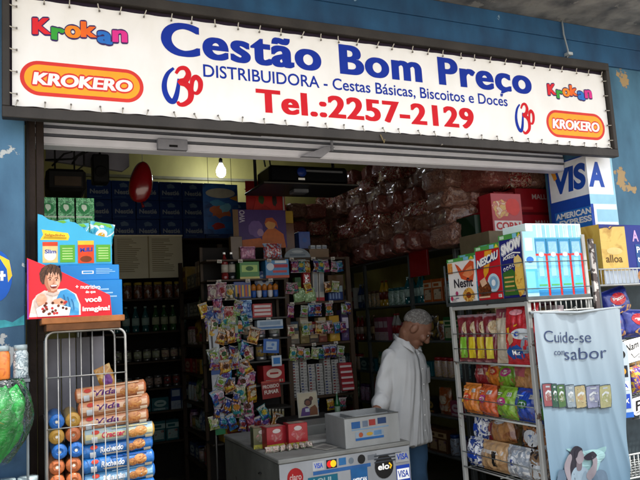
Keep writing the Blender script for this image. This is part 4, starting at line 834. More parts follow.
for c, p0, p1 in packs:
    u0, v0 = zpx(p0, 406); u1, v1 = zpx(p1, 383)
    if u1 > .985: u1 = .985
    uc = (u0+u1)/2; w2_ = (u1-u0)/2; r2_ = w2_*.35; dk_ = mat('#3a4652', .4, .1)
    def rr_(x0, y0, x1, y1, r): return [(x0+r, y0), (x1-r, y0), (x1, y0+.006), (x1, y1-.008), (x1-r, y1), (x0+r, y1), (x0, y1-.008), (x0, y0+.006)]
    lst += [('spoly', rr_(u0-.004, v0-.003, u1+.004, v1+.003, r2_), dk_), ('spoly', rr_(u0, v0, u1, v1, r2_), mat(c, .4, .15, 40)), ('spoly', rr_(uc-w2_*.6, v0+.02, uc+w2_*.6, v0+.055, r2_*.5), pic([['#c88a3a', '#b84a3a', '#5a8a3a', '#b8a03a'][p0 % 4], c, '#c8ccc4'], 50, coat=0)), ('rib', [(uc-w2_*.6, v1-.035), (uc, v1-.025), (uc+w2_*.6, v1-.03)], .008, mat('#c8ced2', .4)), ('rect', uc-w2_*.4, v1-.012, uc+w2_*.4, v1-.006, mat('#aab4ba', .4))]
def W_(*pp): return [zpx(*p) for p in pp]
DKH = mat('#2a2834', .5, .1); SKB = mat('#8f8890', .5, .1); DRS = mat('#8fa4b4', .5, .1); SOF = mat('#5f7488', .5, .1)
SKD = mat('#6f666e', .5, .1); SHD2 = mat('#7d93a4', .5, .1)
lst += [('spoly', W_((552, 530), (553, 476), (560, 468), (576, 471), (590, 473), (604, 467), (612, 477), (614, 530)), SOF, .02),
        ('spoly', W_((561, 530), (561, 476), (563, 458), (568, 449), (575, 444), (582, 446), (584, 452), (583, 466), (580, 490), (576, 530)), DKH, .02),
        ('spoly', W_((566, 530), (567, 482), (570, 469), (577, 465), (586, 465), (593, 472), (596, 490), (597, 530)), DRS, .02), ('spoly', W_((580, 530), (582, 490), (586, 470), (591, 473), (594, 490), (595, 530)), SHD2, .02),
        ('spoly', W_((577, 468), (577, 459), (583, 459), (583, 468)), SKD, .02), ('spoly', W_((575, 452), (579, 447), (583, 449), (585.5, 455), (584, 460), (580, 462), (576, 459)), SKB, .02), ('spoly', W_((583.5, 452), (586.5, 456), (584, 457)), SKB, .02), ('spoly', W_((574, 456), (574, 449), (579, 445), (583, 447), (579, 450), (577, 455)), DKH, .02),
        ('spoly', W_((589, 473), (594, 462), (593, 454), (597, 453), (600, 458), (598, 470), (593, 478)), SKB, .02), ('spoly', W_((585, 455), (593, 449), (598, 451), (599, 454), (590, 458)), DKH, .02), ('spoly', W_((563, 480), (559, 466), (562, 456), (567, 452), (569, 456), (566, 466), (567, 478)), SKB, .02)]
mb.prints(BS, lst, e0=.003, de=.0002); npart('printing', mb)
mb = MB(); mb.tube([(bx0-.01, BYY-.004, bzt+.002), (bx0+.2, BYY-.006, bzt-.006), ((bx0+bx1)/2, BYY-.006, bzt-.012), (bx1-.2, BYY-.006, bzt-.006), (bx1+.012, BYY-.004, bzt+.002)], .0085, mat('#aab4ba', .4, .1)); npart('top_bar', mb)
mb = MB(); mb.tube([(bx1-.12, BYY+.03, 0), (bx1-.004, BYY+.02, bzt)], .008, mat('#2c3336', .4, .1, metal=.3)); npart('pole', mb)
for x in (bx0+.03, (bx0+bx1)/2, bx1-.03):
    mb = MB(); mb.tube([(x, BYY-.004, bzt-.0), (x+.004, BYY+.01, bzt+.02), (x, RY0-.004, 1.535)], .0025, mat('#d0d4d2', .5)); npart('tie', mb)

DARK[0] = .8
# ------------------------------------------------------------------ far right rack with panettone box and blue bread
fr_ = empty('wire_rack', 'white wire basket rack at the far right against the blue wall', 'display rack', (3.45, 3.05, 0))
def fpart(n, mb): return rpart(n, mb, fr_)
WW = mat('#c8ccca', .45, .12, 10)
fx0, fx1, fy0, fy1 = 3.09, 3.95, 2.9, 3.26
for x in (fx0+.006, fx1):
    for y in (fy0+.006, fy1): mb = MB(); mb.tube([(x, y, 0), (x, y, 2.0 if y > 3 else 1.78)], .008, WW); fpart('post', mb)
def basket(z0, z1):
    mb = MB()
    for z in (z0, z1): mb.tube([(fx0, fy1, z), (fx0, fy0, z), (fx1, fy0, z), (fx1, fy1, z), (fx0, fy1, z)], .005, WW)
    n = 26
    for k in range(n+1): x = fx0+(fx1-fx0)*k/n; mb.tube([(x, fy1, z0), (x, fy0, z0), (x, fy0, z1)], .003, WW)
    for k in range(1, 8): y = fy0+(fy1-fy0)*k/8; mb.tube([(fx0, y, z1), (fx0, y, z0), (fx1, y, z0)], .0028, WW)
    fpart('basket', mb)
basket(1.66, 1.755); basket(1.30, 1.33); basket(.98, 1.0); basket(.55, .68)
mb = MB(); mb.box(fx0+.01, fx1, fy1-.01, fy1-.004, .1, 1.99, mat('#3c474c', .6, .2)); fpart('back_panel', mb)
q0, q1, q2 = atY(598, 250, 2.93), atY(622, 240, 2.93), atY(640, 220, 2.93)
wP = .5; hP = .36
GOLD = pic(['#d8a83a', '#e8c460', '#c08e2a'], 9)
pb = carton(wP, .26, hP, mat('#26348f', .36, .06), [('poly', [(0, .0), (.46, .0), (.46, .98), (.2, .97), (.16, .94), (0, .94)], GOLD), ('rib', [(.0, .93), (.14, .96), (.18, .92), (.24, .97), (.46, .98)], .02, mat('#3a3a5a', .4)), ('rect', 0, 0, .62, .22, mat('#c8d4e2', .4)), ('poly', [(.0, .22), (.3, .3), (.5, .22)], GOLD),
    ('text', 'alloa', .06, .36, .36, .48, mat('#6a4a1a', .4), dict(bold=.02)), ('ell', .23, .55, .14, .06, mat('#e8cf86', .4)),
    ('text', 'A', .58, .7, .72, .9, mat('#d8b0e0', .4), dict(bold=.03)), ('poly', [(.62, .25), (1, .2), (1, .68), (.62, .66)], mat('#2a5a9a', .4)), ('text', 'Pan', .64, .8, .52, .62, WHITE, dict(bold=.02)), ('text', 'to 1', .64, .8, .36, .46, WHITE, dict(bold=.02)), ('ell', .82, .12, .22, .14, pic(['#c8703a', '#e0a060', '#a0522a'], 18))], left=[('rect', 0, 0, 1, 1, GOLD)])
o = pb.build('panettone_box', loc=(q0.x+.002+wP/2, 2.925, 1.757-.09)); tag(o, 'large gold and navy cake box standing in the top wire basket', 'box'); o.rotation_euler = (0, 0, rad(4)); o.location.z = 1.667
NV = pic(['#1f2a80', '#2a3a9a', '#161e60'], 9, coat=.7, bump=.15)
def panco(seed): return bag(.24, .17, .1, NV, [('ell', .45, .62, .28, .22, mat('#cc2a30', .3, coat=.4)), ('text', 'Panco', .24, .66, .57, .7, mat('#efe6e2', .4), dict(bold=.03, tilt=.06)), ('poly', blob(.58, .2, .36, .13, 16, .12, seed), pic(['#d89a50', '#e8b878', '#b87430'], 20))], seed, .4, .008)
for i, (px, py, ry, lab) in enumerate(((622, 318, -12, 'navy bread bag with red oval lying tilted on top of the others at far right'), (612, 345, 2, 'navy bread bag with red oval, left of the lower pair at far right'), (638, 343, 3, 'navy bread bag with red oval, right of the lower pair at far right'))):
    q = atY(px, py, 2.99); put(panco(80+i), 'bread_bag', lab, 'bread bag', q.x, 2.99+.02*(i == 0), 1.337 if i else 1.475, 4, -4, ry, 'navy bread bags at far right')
for i, (px, lab) in enumerate(((608, 'golden loaf in clear bag below the navy bread bags'), (634, 'golden loaf in clear bag beside the white price tag'))):
    q = atY(px, 352, 2.97); put(bag(.2, .15, .1, pic(['#c8924a', '#e0b878', '#a8702e'], 14, coat=.7, bump=.2), [], 90+i, .4), 'bread_bag', lab, 'bread bag', q.x, 2.98, 1.005+.14, 5, -4, 0)
for i in range(2):
    q = atY(612+26*i, 400, 3.02); put(bag(.2, .15, .1, pic(['#5a3a2a', '#8a6a4a', '#3a2a22'], 14, coat=.6), [], 95+i, .4), 'bread_bag', ('dim brown bread bag low on the far right rack behind the card strip', 'dim brown bread bag low on the far right rack behind the letter sign')[i], 'bread bag', q.x, 3.0, 1.003, 3, -4, 0)
put(bag(.17, .15, .08, pic(['#e06a2a', '#5a3a9a', '#e8c040', '#c83a3a'], 26, coat=.7, voro=True), [], 99, .4), 'snack_bag', 'orange and purple snack bag hanging at the right edge of the photo', 'snack bag', atY(637, 390, 2.9).x, 2.86, atY(637, 391, 2.86).z, 0, 0, -8)
# handwritten price signs
def sign_card(px0, py0, px1, py1, txt, lab, Y):
    a, b2 = atY(px0, py1, Y), atY(px1, py0, Y); w_, h_ = b2.x-a.x, b2.z-a.z
    def rr(x0, z0, x1, z1, r): return [(x1-r+r*math.cos(rad(t)), z0+r+r*math.sin(rad(t))) for t in range(-90, 1, 15)] + [(x1-r+r*math.cos(rad(t)), z1-r+r*math.sin(rad(t))) for t in range(0, 91, 15)] + [(x0+r+r*math.cos(rad(t)), z1-r+r*math.sin(rad(t))) for t in range(90, 181, 15)] + [(x0+r+r*math.cos(rad(t)), z0+r+r*math.sin(rad(t))) for t in range(180, 271, 15)]
    mb = MB(); mb.prism(rr(-w_/2, 0, w_/2, h_, .025), 0, .004, BLACK, BLACK); mb.prism(rr(-w_/2+.004, .004, w_/2-.004, h_-.004, .022), -.002, -.0005, WHITE)
    mb.prints(lambda u, v, e: ((u-.5)*w_, -.003-e, v*h_), [('text', txt[0], .1, .72, .5, .78, BLACK, dict(bold=.01, shear=.2, tilt=.15)), ('rib', [(.3, .4), (.42, .2), (.7, .32), (.62, .14)], .03, BLACK)] if len(txt[0]) > 1 else [('text', txt[0], .2, .75, .28, .78, BLACK, dict(bold=.02, shear=.15)), ('rib', [(.2, .16), (.5, .2), (.8, .18)], .03, BLACK)])
    mb.tube([(0, .003, h_*.2), (0, .01, -.02), (0, .06, -.03)], .0035, WW)
    o = mb.build('price_sign', loc=((a.x+b2.x)/2, Y, a.z)); o.rotation_euler = (0, rad(-6), rad(3)); tag(o, lab, 'price sign')
sign_card(625, 337, 645, 363, ['Nam'], 'rounded white handwritten price sign clipped beside the navy bread', 2.84)
sign_card(633, 395, 646, 416, ['P'], 'small rounded white sign with one handwritten letter below the snack bag', 2.84)
# strip of card logos
a, b2 = atY(612, 420, 2.82), atY(627, 352, 2.82); w_, h_ = b2.x-a.x, b2.z-a.z
mb = MB(); mb.box(-w_/2, w_/2, 0, .004, 0, h_, mat('#b4c2cc', .4, .06), .001); mb.prism([(w_*.5*math.cos(rad(t)), h_+w_*.5*math.sin(rad(t))*.9) for t in range(0, 181, 15)], 0, .004, mat('#b4c2cc', .4, .06))
mb.prints(flatS(w_, h_), [('ell', .5, .97, .36, .085, BLACK), ('ell', .5, .97, .3, .07, mat('#1a1a1c', .3)), ('text', 'elo', .28, .72, .945, .985, WHITE, dict(bold=.03)), ('rect', .1, .62, .9, .8, mat('#1c2430', .4)), ('ell', .38, .71, .2, .06, mat('#c8342a', .4)), ('ell', .62, .71, .2, .06, mat('#e0a030', .4)), ('rect', .1, .42, .9, .56, mat('#dfe4e8', .4)), ('text', 'VISA', .14, .86, .455, .52, BLUE, dict(bold=.03)), ('rect', .1, .14, .9, .36, BLUE), ('text', 'AMEX', .16, .84, .22, .29, WHITE, dict(bold=.02)), ('rect', 0, 0, 1, .08, mat('#2a62b8', .4))])
o = mb.build('card_strip', loc=((a.x+b2.x)/2, 2.82, a.z)); o.rotation_euler = (0, rad(2), rad(2)); tag(o, 'vertical strip of payment card logos hanging right of the pale blue banner', 'sign')

DARK[0] = 1.
DARK[0] = INNER_SHADE
# ------------------------------------------------------------------ inside: bulb, balloon, ceiling things
def sub(par, name, mb):
    o = mb.build(name); o.parent = par; o.matrix_parent_inverse = Matrix.Translation(-Vector(par.location)); return o
bq = atY(221, 170, 7.08)
lb = empty('light_bulb', 'lit white energy saving bulb hanging on its flex from the ceiling', 'lamp', (bq.x, 7.08, bq.z))
mb = MB(); mb.lathe([(.004, -.085), (.026, -.078), (.045, -.056), (.053, -.025), (.05, .005), (.036, .035), (.024, .055), (.018, .075)], mat('#eef4ff', .3, 0, emit=BULB), 16); mb.build('glass', lb)
mb = MB(); mb.lathe([(.02, .075), (.022, .12), (.012, .135), (.004, .14)], BLACK, 12); mb.build('holder', lb)
mb = MB(); mb.tube([(0, 0, .14), (.004, 0, .25), (0, 0, 3.79-bq.z)], .004, BLACK); mb.build('flex', lb)
q = atY(141, 182, 4.8)
bl = empty('balloon', 'shiny red foil balloon floating under the ceiling left of the bulb', 'balloon', (q.x, 4.8, q.z))
mb = MB()
def balf(u, v):
    a = 2*math.pi*u; t = math.pi*v; r = math.sin(t)**.8
    return (.082*r*math.cos(a)*(1-.15*math.cos(t)) + .018*math.cos(t), .06*r*math.sin(a), .15*math.cos(t) + .02*math.sin(3*a)*r*.3)
mb.grid(balf, 32, 22, mat('#b5141c', .22, .06, 10, coat=.8, bump=.1, bscale=25)); mb.build('skin', bl)
mb = MB(); mb.tube([(0, 0, -.148), (.012, 0, -.185)], [.006, .011], mat('#8f1018', .4)); mb.build('knot', bl)
mb = MB(); mb.tube([(.012, 0, .14), (.02, .02, 3.79-q.z)], .002, mat('#c8c8c8', .5)); mb.build('string', bl)
q0, q1 = atY(46, 164, 4.9), atY(129, 150, 4.9)
mb = MB(); mb.prism([(q0.x, q1.z-.1), (q1.x-.05, q1.z-.16), (q1.x, q1.z-.12), (q1.x, q1.z+.03), (q0.x, q1.z+.05)], 4.9, 4.94, mat('#b8b6c4', .6, .15, 5)); mb.tube([(q0.x+.1, 4.92, q1.z+.03), (q0.x+.1, 4.92, 3.8)], .006, BLACK); mb.tube([(q1.x-.1, 4.92, q1.z+.02), (q1.x-.1, 4.92, 3.8)], .006, BLACK)
tag(mb.build('hanging_board'), 'pale grey board hanging under the ceiling above the green cartons', 'board')
q = atY(101, 168, 4.7); sp = empty('loudspeaker', 'small black loudspeaker hung beside the pale hanging board', 'loudspeaker', (q.x, 4.7, q.z-.1))
mb = MB(); mb.box(-.055, .055, 0, .12, 0, .2, mat('#17181a', .5), .008); mb.build('cabinet', sp)
mb = MB(); mb.lathe([(.042, 0), (.042, -.006), (.03, -.003), (.001, -.001)], mat('#0c0c0c', .7), 16, (0, -.001, .075), 'y'); mb.build('cone', sp)
mb = MB(); mb.tube([(0, .06, .2), (0, .06, 3.79-q.z+.1)], .008, BLACK); mb.build('bracket', sp)
for i, pts in enumerate((((52, 166), (64, 154), (72, 152)), ((45, 160), (72, 159), (86, 150)), ((72, 164), (78, 156), (90, 151)), ((45, 178), (62, 190), (70, 176), (84, 165)))):
    mb = MB(); P = [atY(x, y, 4.6) for x, y in pts]; mb.tube([tuple(p) for p in P] + [(P[-1].x+.02, 4.62, 3.79)], .007, BLACK); tag(mb.build('cable'), f'black cable drooping in front of the pale hanging board, {ORD[i]} from the left', 'cable')
q0, q1 = atY(46, 190, 4.4), atY(86, 166, 4.4)
mb = MB(); mb.box(0, q1.x-q0.x, 0, .3, 0, q1.z-q0.z-.02, mat('#1b1a1a', .6), .02); mb.box(.05, q1.x-q0.x-.03, -.008, -.001, .03, .09, mat('#5a4a3a', .6)); 
for x in (.06, q1.x-q0.x-.06): mb.tube([(x, .15, q1.z-q0.z-.03), (x, .15, 3.79-q0.z)], .006, BLACK)
tag(mb.build('old_monitor', loc=(q0.x, 4.4, q0.z)), 'dark boxy appliance hanging in the upper left corner behind the cables', 'appliance')
# hanging television tray
q0, q1 = atY(263, 184, 4.3), atY(356, 160, 4.3)
tv = empty('television', 'black television on a ceiling tray seen from below in the middle of the doorway', 'television', ((q0.x+q1.x)/2, 4.3, q0.z))
w2 = (q1.x-q0.x)/2
mb = MB(); mb.box(-w2, w2, -.02, .42, 0, .018, mat('#202022', .4), .004); mb.box(-w2, w2, -.024, -.02, .006, .012, mat('#6a675f', .4)); mb.build('tray', tv)
mb = MB(); mb.box(-w2+.06, w2-.06, .02, .3, .02, .15, mat('#0e0f11', .3, coat=.3), .02); mb.build('cabinet', tv)
mb = MB(); mb.box(-.04, .26, .012, .019, .105, .118, mat('#8a8c90', .35)); mb.build('trim_strip', tv)
mb = MB(); mb.lathe([(.036, 0), (.036, -.006), (.001, -.007)], mat('#1d3f9e', .4), 16, (-.07, .012, .1), 'y'); mb.box(-.1, -.05, .004, .008, .04, .055, WHITE); mb.build('badge', tv)
mb = MB()
for x in (-w2+.05, w2-.05): mb.tube([(x, .3, .018), (x, .3, 3.79-q0.z)], .012, mat('#2e3032', .5))
mb.build('hanger', tv)
mb = MB(); mb.tube([(-w2+.06, .1, .15), (-w2+.02, .05, .28), (-w2-.02, .06, .5), (-w2-.02, .1, 3.79-q0.z)], .006, mat('#3a423a', .5)); mb.tube([(-w2+.1, .1, .15), (-w2+.07, .06, .3), (-w2+.02, .08, .5), (-w2-.0, .12, 3.79-q0.z)], .006, mat('#4a4a40', .5)); mb.build('cable', tv)
mb = MB(); mb.box(-.1, .02, .1, .2, -.03, -.001, mat('#777a80', .4), .006); mb.build('tuner_box', tv)

# ------------------------------------------------------------------ generic clutter
PALS = [('red', '#a81e22', '#e0c8b8'), ('blue', '#1e4a90', '#c8d8e8'), ('green', '#2a6e38', '#d8e0b8'), ('yellow', '#c8a028', '#7a2a1a'), ('brown', '#6a4426', '#d8b888'), ('orange', '#c8641e', '#f0e0c0'), ('white', '#c8c8c2', '#a82a2a'), ('purple', '#5a2a70', '#d8b8d8'), ('black', '#1e1c1e', '#b89a4a'), ('teal', '#1e7078', '#c0e0d8'), ('pink', '#b0506e', '#f0d8e0'), ('grey', '#6e7072', '#d0d0cc')]
_pc = {}
def clutter_mesh(kind, ci, k):
    key = (kind, ci, k)
    if key in _pc: return _pc[key]
    nm, a, b = PALS[ci]; q = random.Random(hash((kind == 'carton', ci, k)) & 0xffff)
    ma = mat(a, .38, .12, coat=.2); mb_ = mat(b, .4, .1); mc = pic([a, b, PALS[(ci+k+3) % 12][1]], 28)
    if kind == 'carton':
        w, d, h = [(.13, .12, .2), (.17, .12, .13), (.1, .1, .23)][k % 3]
        fr = [[('rect', 0, .62, 1, .86, mb_), ('rect', .12, .1, .88, .55, mc), ('rect', .14, .68, .7, .8, ma)], [('ell', .5, .55, .36, .26, mb_), ('rect', .1, .06, .9, .2, mc), ('rect', .3, .5, .7, .6, ma)], [('rect', 0, 0, 1, .36, mc), ('rect', .1, .55, .9, .82, mb_)]][k % 3]
        me = carton(w, d, h, ma, fr).mesh('carton'); r = (me, None, w, d, h)
    elif kind == 'bag':
        w, h = (.15, .2) if k % 2 else (.18, .23)
        me = bag(w, h, .07, pic([a, PALS[ci][1], b], 14, coat=.6, bump=.1), [('ell', .5, .55, .3, .16, mb_), ('rect', .2, .15, .8, .35, mc, (4, 3))], ci*3+k, .45).mesh('snack_bag'); r = (me, None, w, .09, h)
    elif kind == 'can':
        mb = MB(); mb.lathe([(.036, 0), (.04, .004), (.04, .03)], mat('#9a9a9a', .3, metal=.7), 14); mb.lathe([(.0402, .03), (.0402, .1)], mc, 14); mb.lathe([(.04, .1), (.04, .116), (.036, .12), (.034, .117)], mat('#9a9a9a', .3, metal=.7), 14)
        r = (mb.mesh('tin_can'), None, .085, .085, .12)
    elif kind == 'jar':
        b1, l1 = jar(.045, .17, mc, ma if ci != 3 else mat('#f0d050', .4)); r = (b1.mesh('body'), l1.mesh('lid'), .095, .095, .17)
    else:
        b1, l1 = bottle(.038, .26, mat(a, .15, .05, coat=.6), mb_, mat(b, .4)); r = (b1.mesh('body'), l1.mesh('cap'), .082, .082, .26)
    _pc[key] = r; return r
KN = {'carton': ('carton', 'carton'), 'bag': ('snack_bag', 'snack bag'), 'can': ('tin_can', 'tin can'), 'jar': ('food_jar', 'jar'), 'bottle': ('bottle', 'bottle')}
def place(kind, ci, k, lab, grp, loc, rz):
    m1, m2, w, d, h = clutter_mesh(kind, ci, k); nm, cat = KN[kind]
    if m2 is None: return inst(m1, nm, lab, cat, loc, rz, grp)
    t = empty(nm, lab, cat, loc, rz, grp); inst(m1, 'body', None, None, (0, 0, 0), 0, None, t); inst(m2, 'lid' if kind == 'jar' else 'cap', None, None, (0, 0, 0), 0, None, t); return t
def run(p0, p1, z, rz, kinds, where, grp, hmax=9, sd=0, seedcol=None, dens=1.):
    """fill a shelf from p0 to p1 (front edge, seen left to right)"""
    q = random.Random(sd); p0, p1 = Vector(p0), Vector(p1); L = (p1-p0).length; dr = (p1-p0)/L; s = .01; n = 0; inw = Vector((-dr.y, dr.x, 0))
    while True:
        kind = q.choice(kinds); ci = q.choice(seedcol) if seedcol else q.randrange(12); k = q.randrange(3); rep = q.choice((1, 2, 2, 3)) if kind != 'bag' else 1
        m = clutter_mesh(kind, ci, k); stop = False
        for _ in range(rep):
            if s+m[2] > L: stop = True; break
            if m[4] < hmax:
                c = p0+dr*(s+m[2]/2)+inw*(.012+q.random()*.02 + (.04 if kind == 'bag' else 0) + (m[3]/2 if kind in ('can', 'jar', 'bottle') else 0))
                place(kind, ci, k, f'{PALS[ci][0]} {cat_(kind)}, {ORD[min(n, 23)]} along {where}', grp, (c.x, c.y, z), rz+q.uniform(-.08, .08)); n += 1
            s += m[2]*1.02+.004
        s += q.random()*.02/dens
        if stop: break
def cat_(k): return KN[k][1]
WOODD = mat('#4a3826', .6, .25, 8); UPR = mat('#6f7472', .45, .2, 10, metal=.3)
def shelving(name, lab, x0, x1, y0, y1, zs, ztop, m=WOODD, thick=.02, upr=True, sides=True, backf=None):
    t = empty(name, lab, 'shelving', ((x0+x1)/2, (y0+y1)/2, 0))
    for z in zs:
        mb = MB(); mb.box(x0, x1, y0, y1, z-thick, z-.001, m, .002); sub(t, 'shelf', mb)
    if upr:
        for x in (x0+.012, x1-.012):
            for y in (y0+.012, y1-.012): mb = MB(); mb.box(x-.018, x+.018, y-.018, y+.018, .007, ztop, m if not sides else UPR, .002); sub(t, 'upright', mb)
    if backf: mb = MB(); mb.box(*backf, mat('#2a2622', .8, .2, 5)); sub(t, 'back_panel', mb)
    return t
# ---- back wall unit on the left
BY = 6.9
shelving('back_shelving', 'dark shelving against the back wall left of the bulb', .55, 2.3, BY, BY+.42, [.45, .75, .98, 1.25, 1.545, 1.88, 2.5], 2.5, sides=False, backf=(.55, 2.3, BY+.40, BY+.41, .01, 2.48))
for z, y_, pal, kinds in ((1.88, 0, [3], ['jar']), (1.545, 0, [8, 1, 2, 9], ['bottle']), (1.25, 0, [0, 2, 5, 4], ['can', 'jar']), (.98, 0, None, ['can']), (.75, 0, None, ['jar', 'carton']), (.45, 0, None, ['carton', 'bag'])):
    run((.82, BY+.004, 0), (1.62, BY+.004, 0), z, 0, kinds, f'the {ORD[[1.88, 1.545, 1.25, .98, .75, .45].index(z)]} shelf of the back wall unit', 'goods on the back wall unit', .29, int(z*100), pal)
# price board
mb = MB(); q0, q1 = atY(115, 279, 6.86), atY(182, 238, 6.86); PW, PH = q1.x-q0.x, .43; DARK[0] = 2.3
mb.box(0, PW, 0, .02, 0, PH, mat('#908c7c', .6, .06, 4), .003); mb.box(-.005, PW+.005, -.003, .022, PH, PH+.012, mat('#b8b09a', .5)); mb.box(PW*.48, PW*.5, -.002, 0, 0, PH, mat('#6a624c', .6))
q = random.Random(3); mb.prints(lambda u, v, e: (u*PW, -e, v*PH), [('rect', u0+.04, .92-.045*i, u0+.04+.34*q.uniform(.5, 1), .935-.045*i, mat('#5a543f', .6)) for i in range(18) for u0 in (0, .5)])
DARK[0] = INNER_SHADE; tag(mb.build('price_board', loc=(q0.x, 6.86, 2.085)), 'beige two column price board under the blue cartons on the back wall', 'board')
# blue chocolate cartons piled on top of the unit
DARK[0] = min(1, INNER_SHADE*1.7)
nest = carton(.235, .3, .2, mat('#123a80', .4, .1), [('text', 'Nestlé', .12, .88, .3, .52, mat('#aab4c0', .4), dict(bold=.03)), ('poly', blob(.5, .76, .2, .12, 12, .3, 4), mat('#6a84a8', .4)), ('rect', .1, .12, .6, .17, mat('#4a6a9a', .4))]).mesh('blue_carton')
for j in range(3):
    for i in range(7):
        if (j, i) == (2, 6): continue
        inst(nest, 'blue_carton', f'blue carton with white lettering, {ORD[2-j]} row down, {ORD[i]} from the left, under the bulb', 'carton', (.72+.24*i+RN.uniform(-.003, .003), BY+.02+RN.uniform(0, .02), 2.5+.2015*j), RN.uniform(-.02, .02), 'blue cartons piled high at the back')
DARK[0] = INNER_SHADE
mb = MB(); mb.box(.5, 2.6, 7.46, 7.495, 3.26, 3.29, mat('#b8b48f', .5)); tag(mb.build('wall_moulding'), 'pale moulding across the olive back wall below the bulb', 'moulding')
# ---- gondola block in the middle
shelving('side_shelving', 'dark wooden shelf block whose long side runs into the shop', 1.42, 1.8, 5.08, 6.55, [.36, .62, .88, 1.14, 1.4, 1.66, 1.92], 2.2, sides=False)
for j, z in enumerate([1.92, 1.66, 1.4, 1.14, .88, .62, .36]):
    run((1.43, 6.5, 0), (1.43, 5.1, 0), z, -math.pi/2, ['carton', 'can', 'bag', 'jar'], f'the {ORD[j]} shelf of the side block', 'goods along the side of the middle block', .235 if j else .3, 200+j)
shelving('cigarette_shelving', 'dark wooden shelving behind the counter stacked with white cigarette packs', 1.84, 2.4, 4.76, 5.07, [.6, .985, 1.385, 1.705, 2.05], 2.05, sides=False, backf=(1.84, 2.4, 5.05, 5.06, .01, 2.04))
# cigarettes
CIGW = mat('#c4c2ba', .45, .08); CIGM = [carton(.056, .086, .021, CIGW, [('rect', .1, .25, .45, .75, mat(c, .4)), ('rect', .55, .3, .92, .5, mat('#7a7a78', .4))]).mesh('cigarette_pack') for c in ('#5a5a5c', '#8a2a2a', '#3a4a7a')]
for i in range(7):
    nst = 13 - (i in (2, 3))*2 - (i == 5)
    for j in range(nst):
        inst(CIGM[(i*2+(j//5)) % 3], 'cigarette_pack', f'white cigarette pack, {ORD[nst-1-j]} from the top of the {ORD[i]} stack', 'cigarettes', (1.895+.067*i+RN.uniform(-.002, .002), 4.772, .986+.0216*j), RN.uniform(-.05, .05), 'cigarette packs stacked behind the counter')
# shelf 2 goods (z 1.705)
def T1(mb, name, lab, cat, px, Y, z, rz=0, ry=0, grp=None):
    q = atY(px, 300, Y); o = mb.build(name, loc=(q.x, Y, z)); o.rotation_euler = (0, rad(ry), rad(rz)); return tag(o, lab, cat, grp)
def bx(w, d, h, c, fr=(), **k): return carton(w, d, h, mat(c, .4, .12, coat=.15), fr, **k)
Z2, Z1, Z3 = 1.706, 1.386, 2.051
T1(bx(.05, .05, .19, '#4a7a2a', [('rect', 0, .3, 1, .6, mat('#d8c84a', .4)), ('rect', 0, .8, 1, 1, mat('#2a5a2a', .4))]), 'carton', 'tall green carton with yellow band on the upper counter shelf', 'carton', 299, 4.78, Z2)
T1(bx(.062, .05, .24, '#b81e26', [('text', 'MIX', .1, .9, .25, .6, WHITE, dict(vert=True, bold=.02)), *[('rect', .2, .08+.12*i, .8, .13+.12*i, mat('#e8dcd8', .4)) for i in range(7)]]), 'carton', 'upright red carton with rows of white print on the upper counter shelf', 'carton', 308, 4.78, Z2)
for i, px in enumerate((316, 322)): T1(bx(.045, .05, .24, '#c8c4bc', [('rect', .2, .3, .8, .9, mat('#9aa0a4', .4)), ('rect', 0, 0, 1, .12, mat('#b82a30', .4))]), 'carton', f'slim white carton with red foot, {("left", "right")[i]} of a pair beside the red carton', 'carton', px, 4.785, Z2, 0, 2)
T1(bx(.14, .12, .11, '#7a5a36'), 'carton', 'plain brown carton at the back of the upper counter shelf', 'carton', 337, 4.9, Z2+.1)
T1(bx(.14, .1, .099, '#6a4e30'), 'carton', 'lower brown carton carrying another on the upper counter shelf', 'carton', 337, 4.9, Z2)
T1(bx(.13, .06, .05, '#a8bcc0', [('rect', .1, .2, .7, .8, mat('#d0d8d8', .4))]), 'carton', 'pale flat carton in front of the brown cartons', 'carton', 336, 4.8, Z2+.066)
T1(bx(.13, .06, .065, '#1e3a78', [('rect', .08+.2*i, .2, .2+.2*i, .9, mat('#8aa0c8', .4)) for i in range(4)]), 'carton', 'navy carton with pale bars under the pale flat one', 'carton', 336, 4.8, Z2)
for i, (px, c) in enumerate(((300, '#5a9a4a'), (311, '#7aa85a'))): T1(bag(.1, .1, .05, pic([c, '#b8d8a0', '#3a6a2a'], 22, coat=.5), [], 120+i, .4), 'snack_bag', ('green packet lying low under the tall green carton', 'pale green packet lying low under the red carton')[i], 'snack bag', px, 4.765, Z2+.0, 4, -8)
# shelf 1 goods (z 1.386)
g1 = [(292, '#6a6458', '#c8b890', .09, .1), (303, '#7a6a3a', '#d0c08a', .075, .13), (312, '#4a4038', '#b8a47a', .08, .09), (321, '#7a3a2a', '#e0b890', .07, .12), (333, '#c89a22', '#f0d870', .085, .2), (345, '#4a3a6a', '#d8d0e0', .09, .24)]
for i, (px, c, c2, w_, h_) in enumerate(g1):
    T1(bx(w_, .08, h_, c, [('rect', .1, .4, .9, .75, mat(c2, .4)), ('rect', .15, .1, .6, .25, pic([c2, c, '#a03a2a'], 30))]), 'carton', f'{["grey", "olive", "dark brown", "rust", "yellow", "violet"][i]} carton on the lower counter shelf above the cigarettes', 'carton', px, 4.775, Z1)
    if i < 4: T1(bx(w_*.95, .07, .07, ['#3a4a5a', '#b8a890', '#8a2a2a', '#c8b48a'][i], [('rect', .1, .3, .9, .7, mat('#c8c0a8', .4))]), 'carton', f'small {["slate", "cream", "red", "sand"][i]} carton resting on the {["grey", "olive", "dark brown", "rust"][i]} one', 'carton', px, 4.78, Z1+h_+.001, 4)
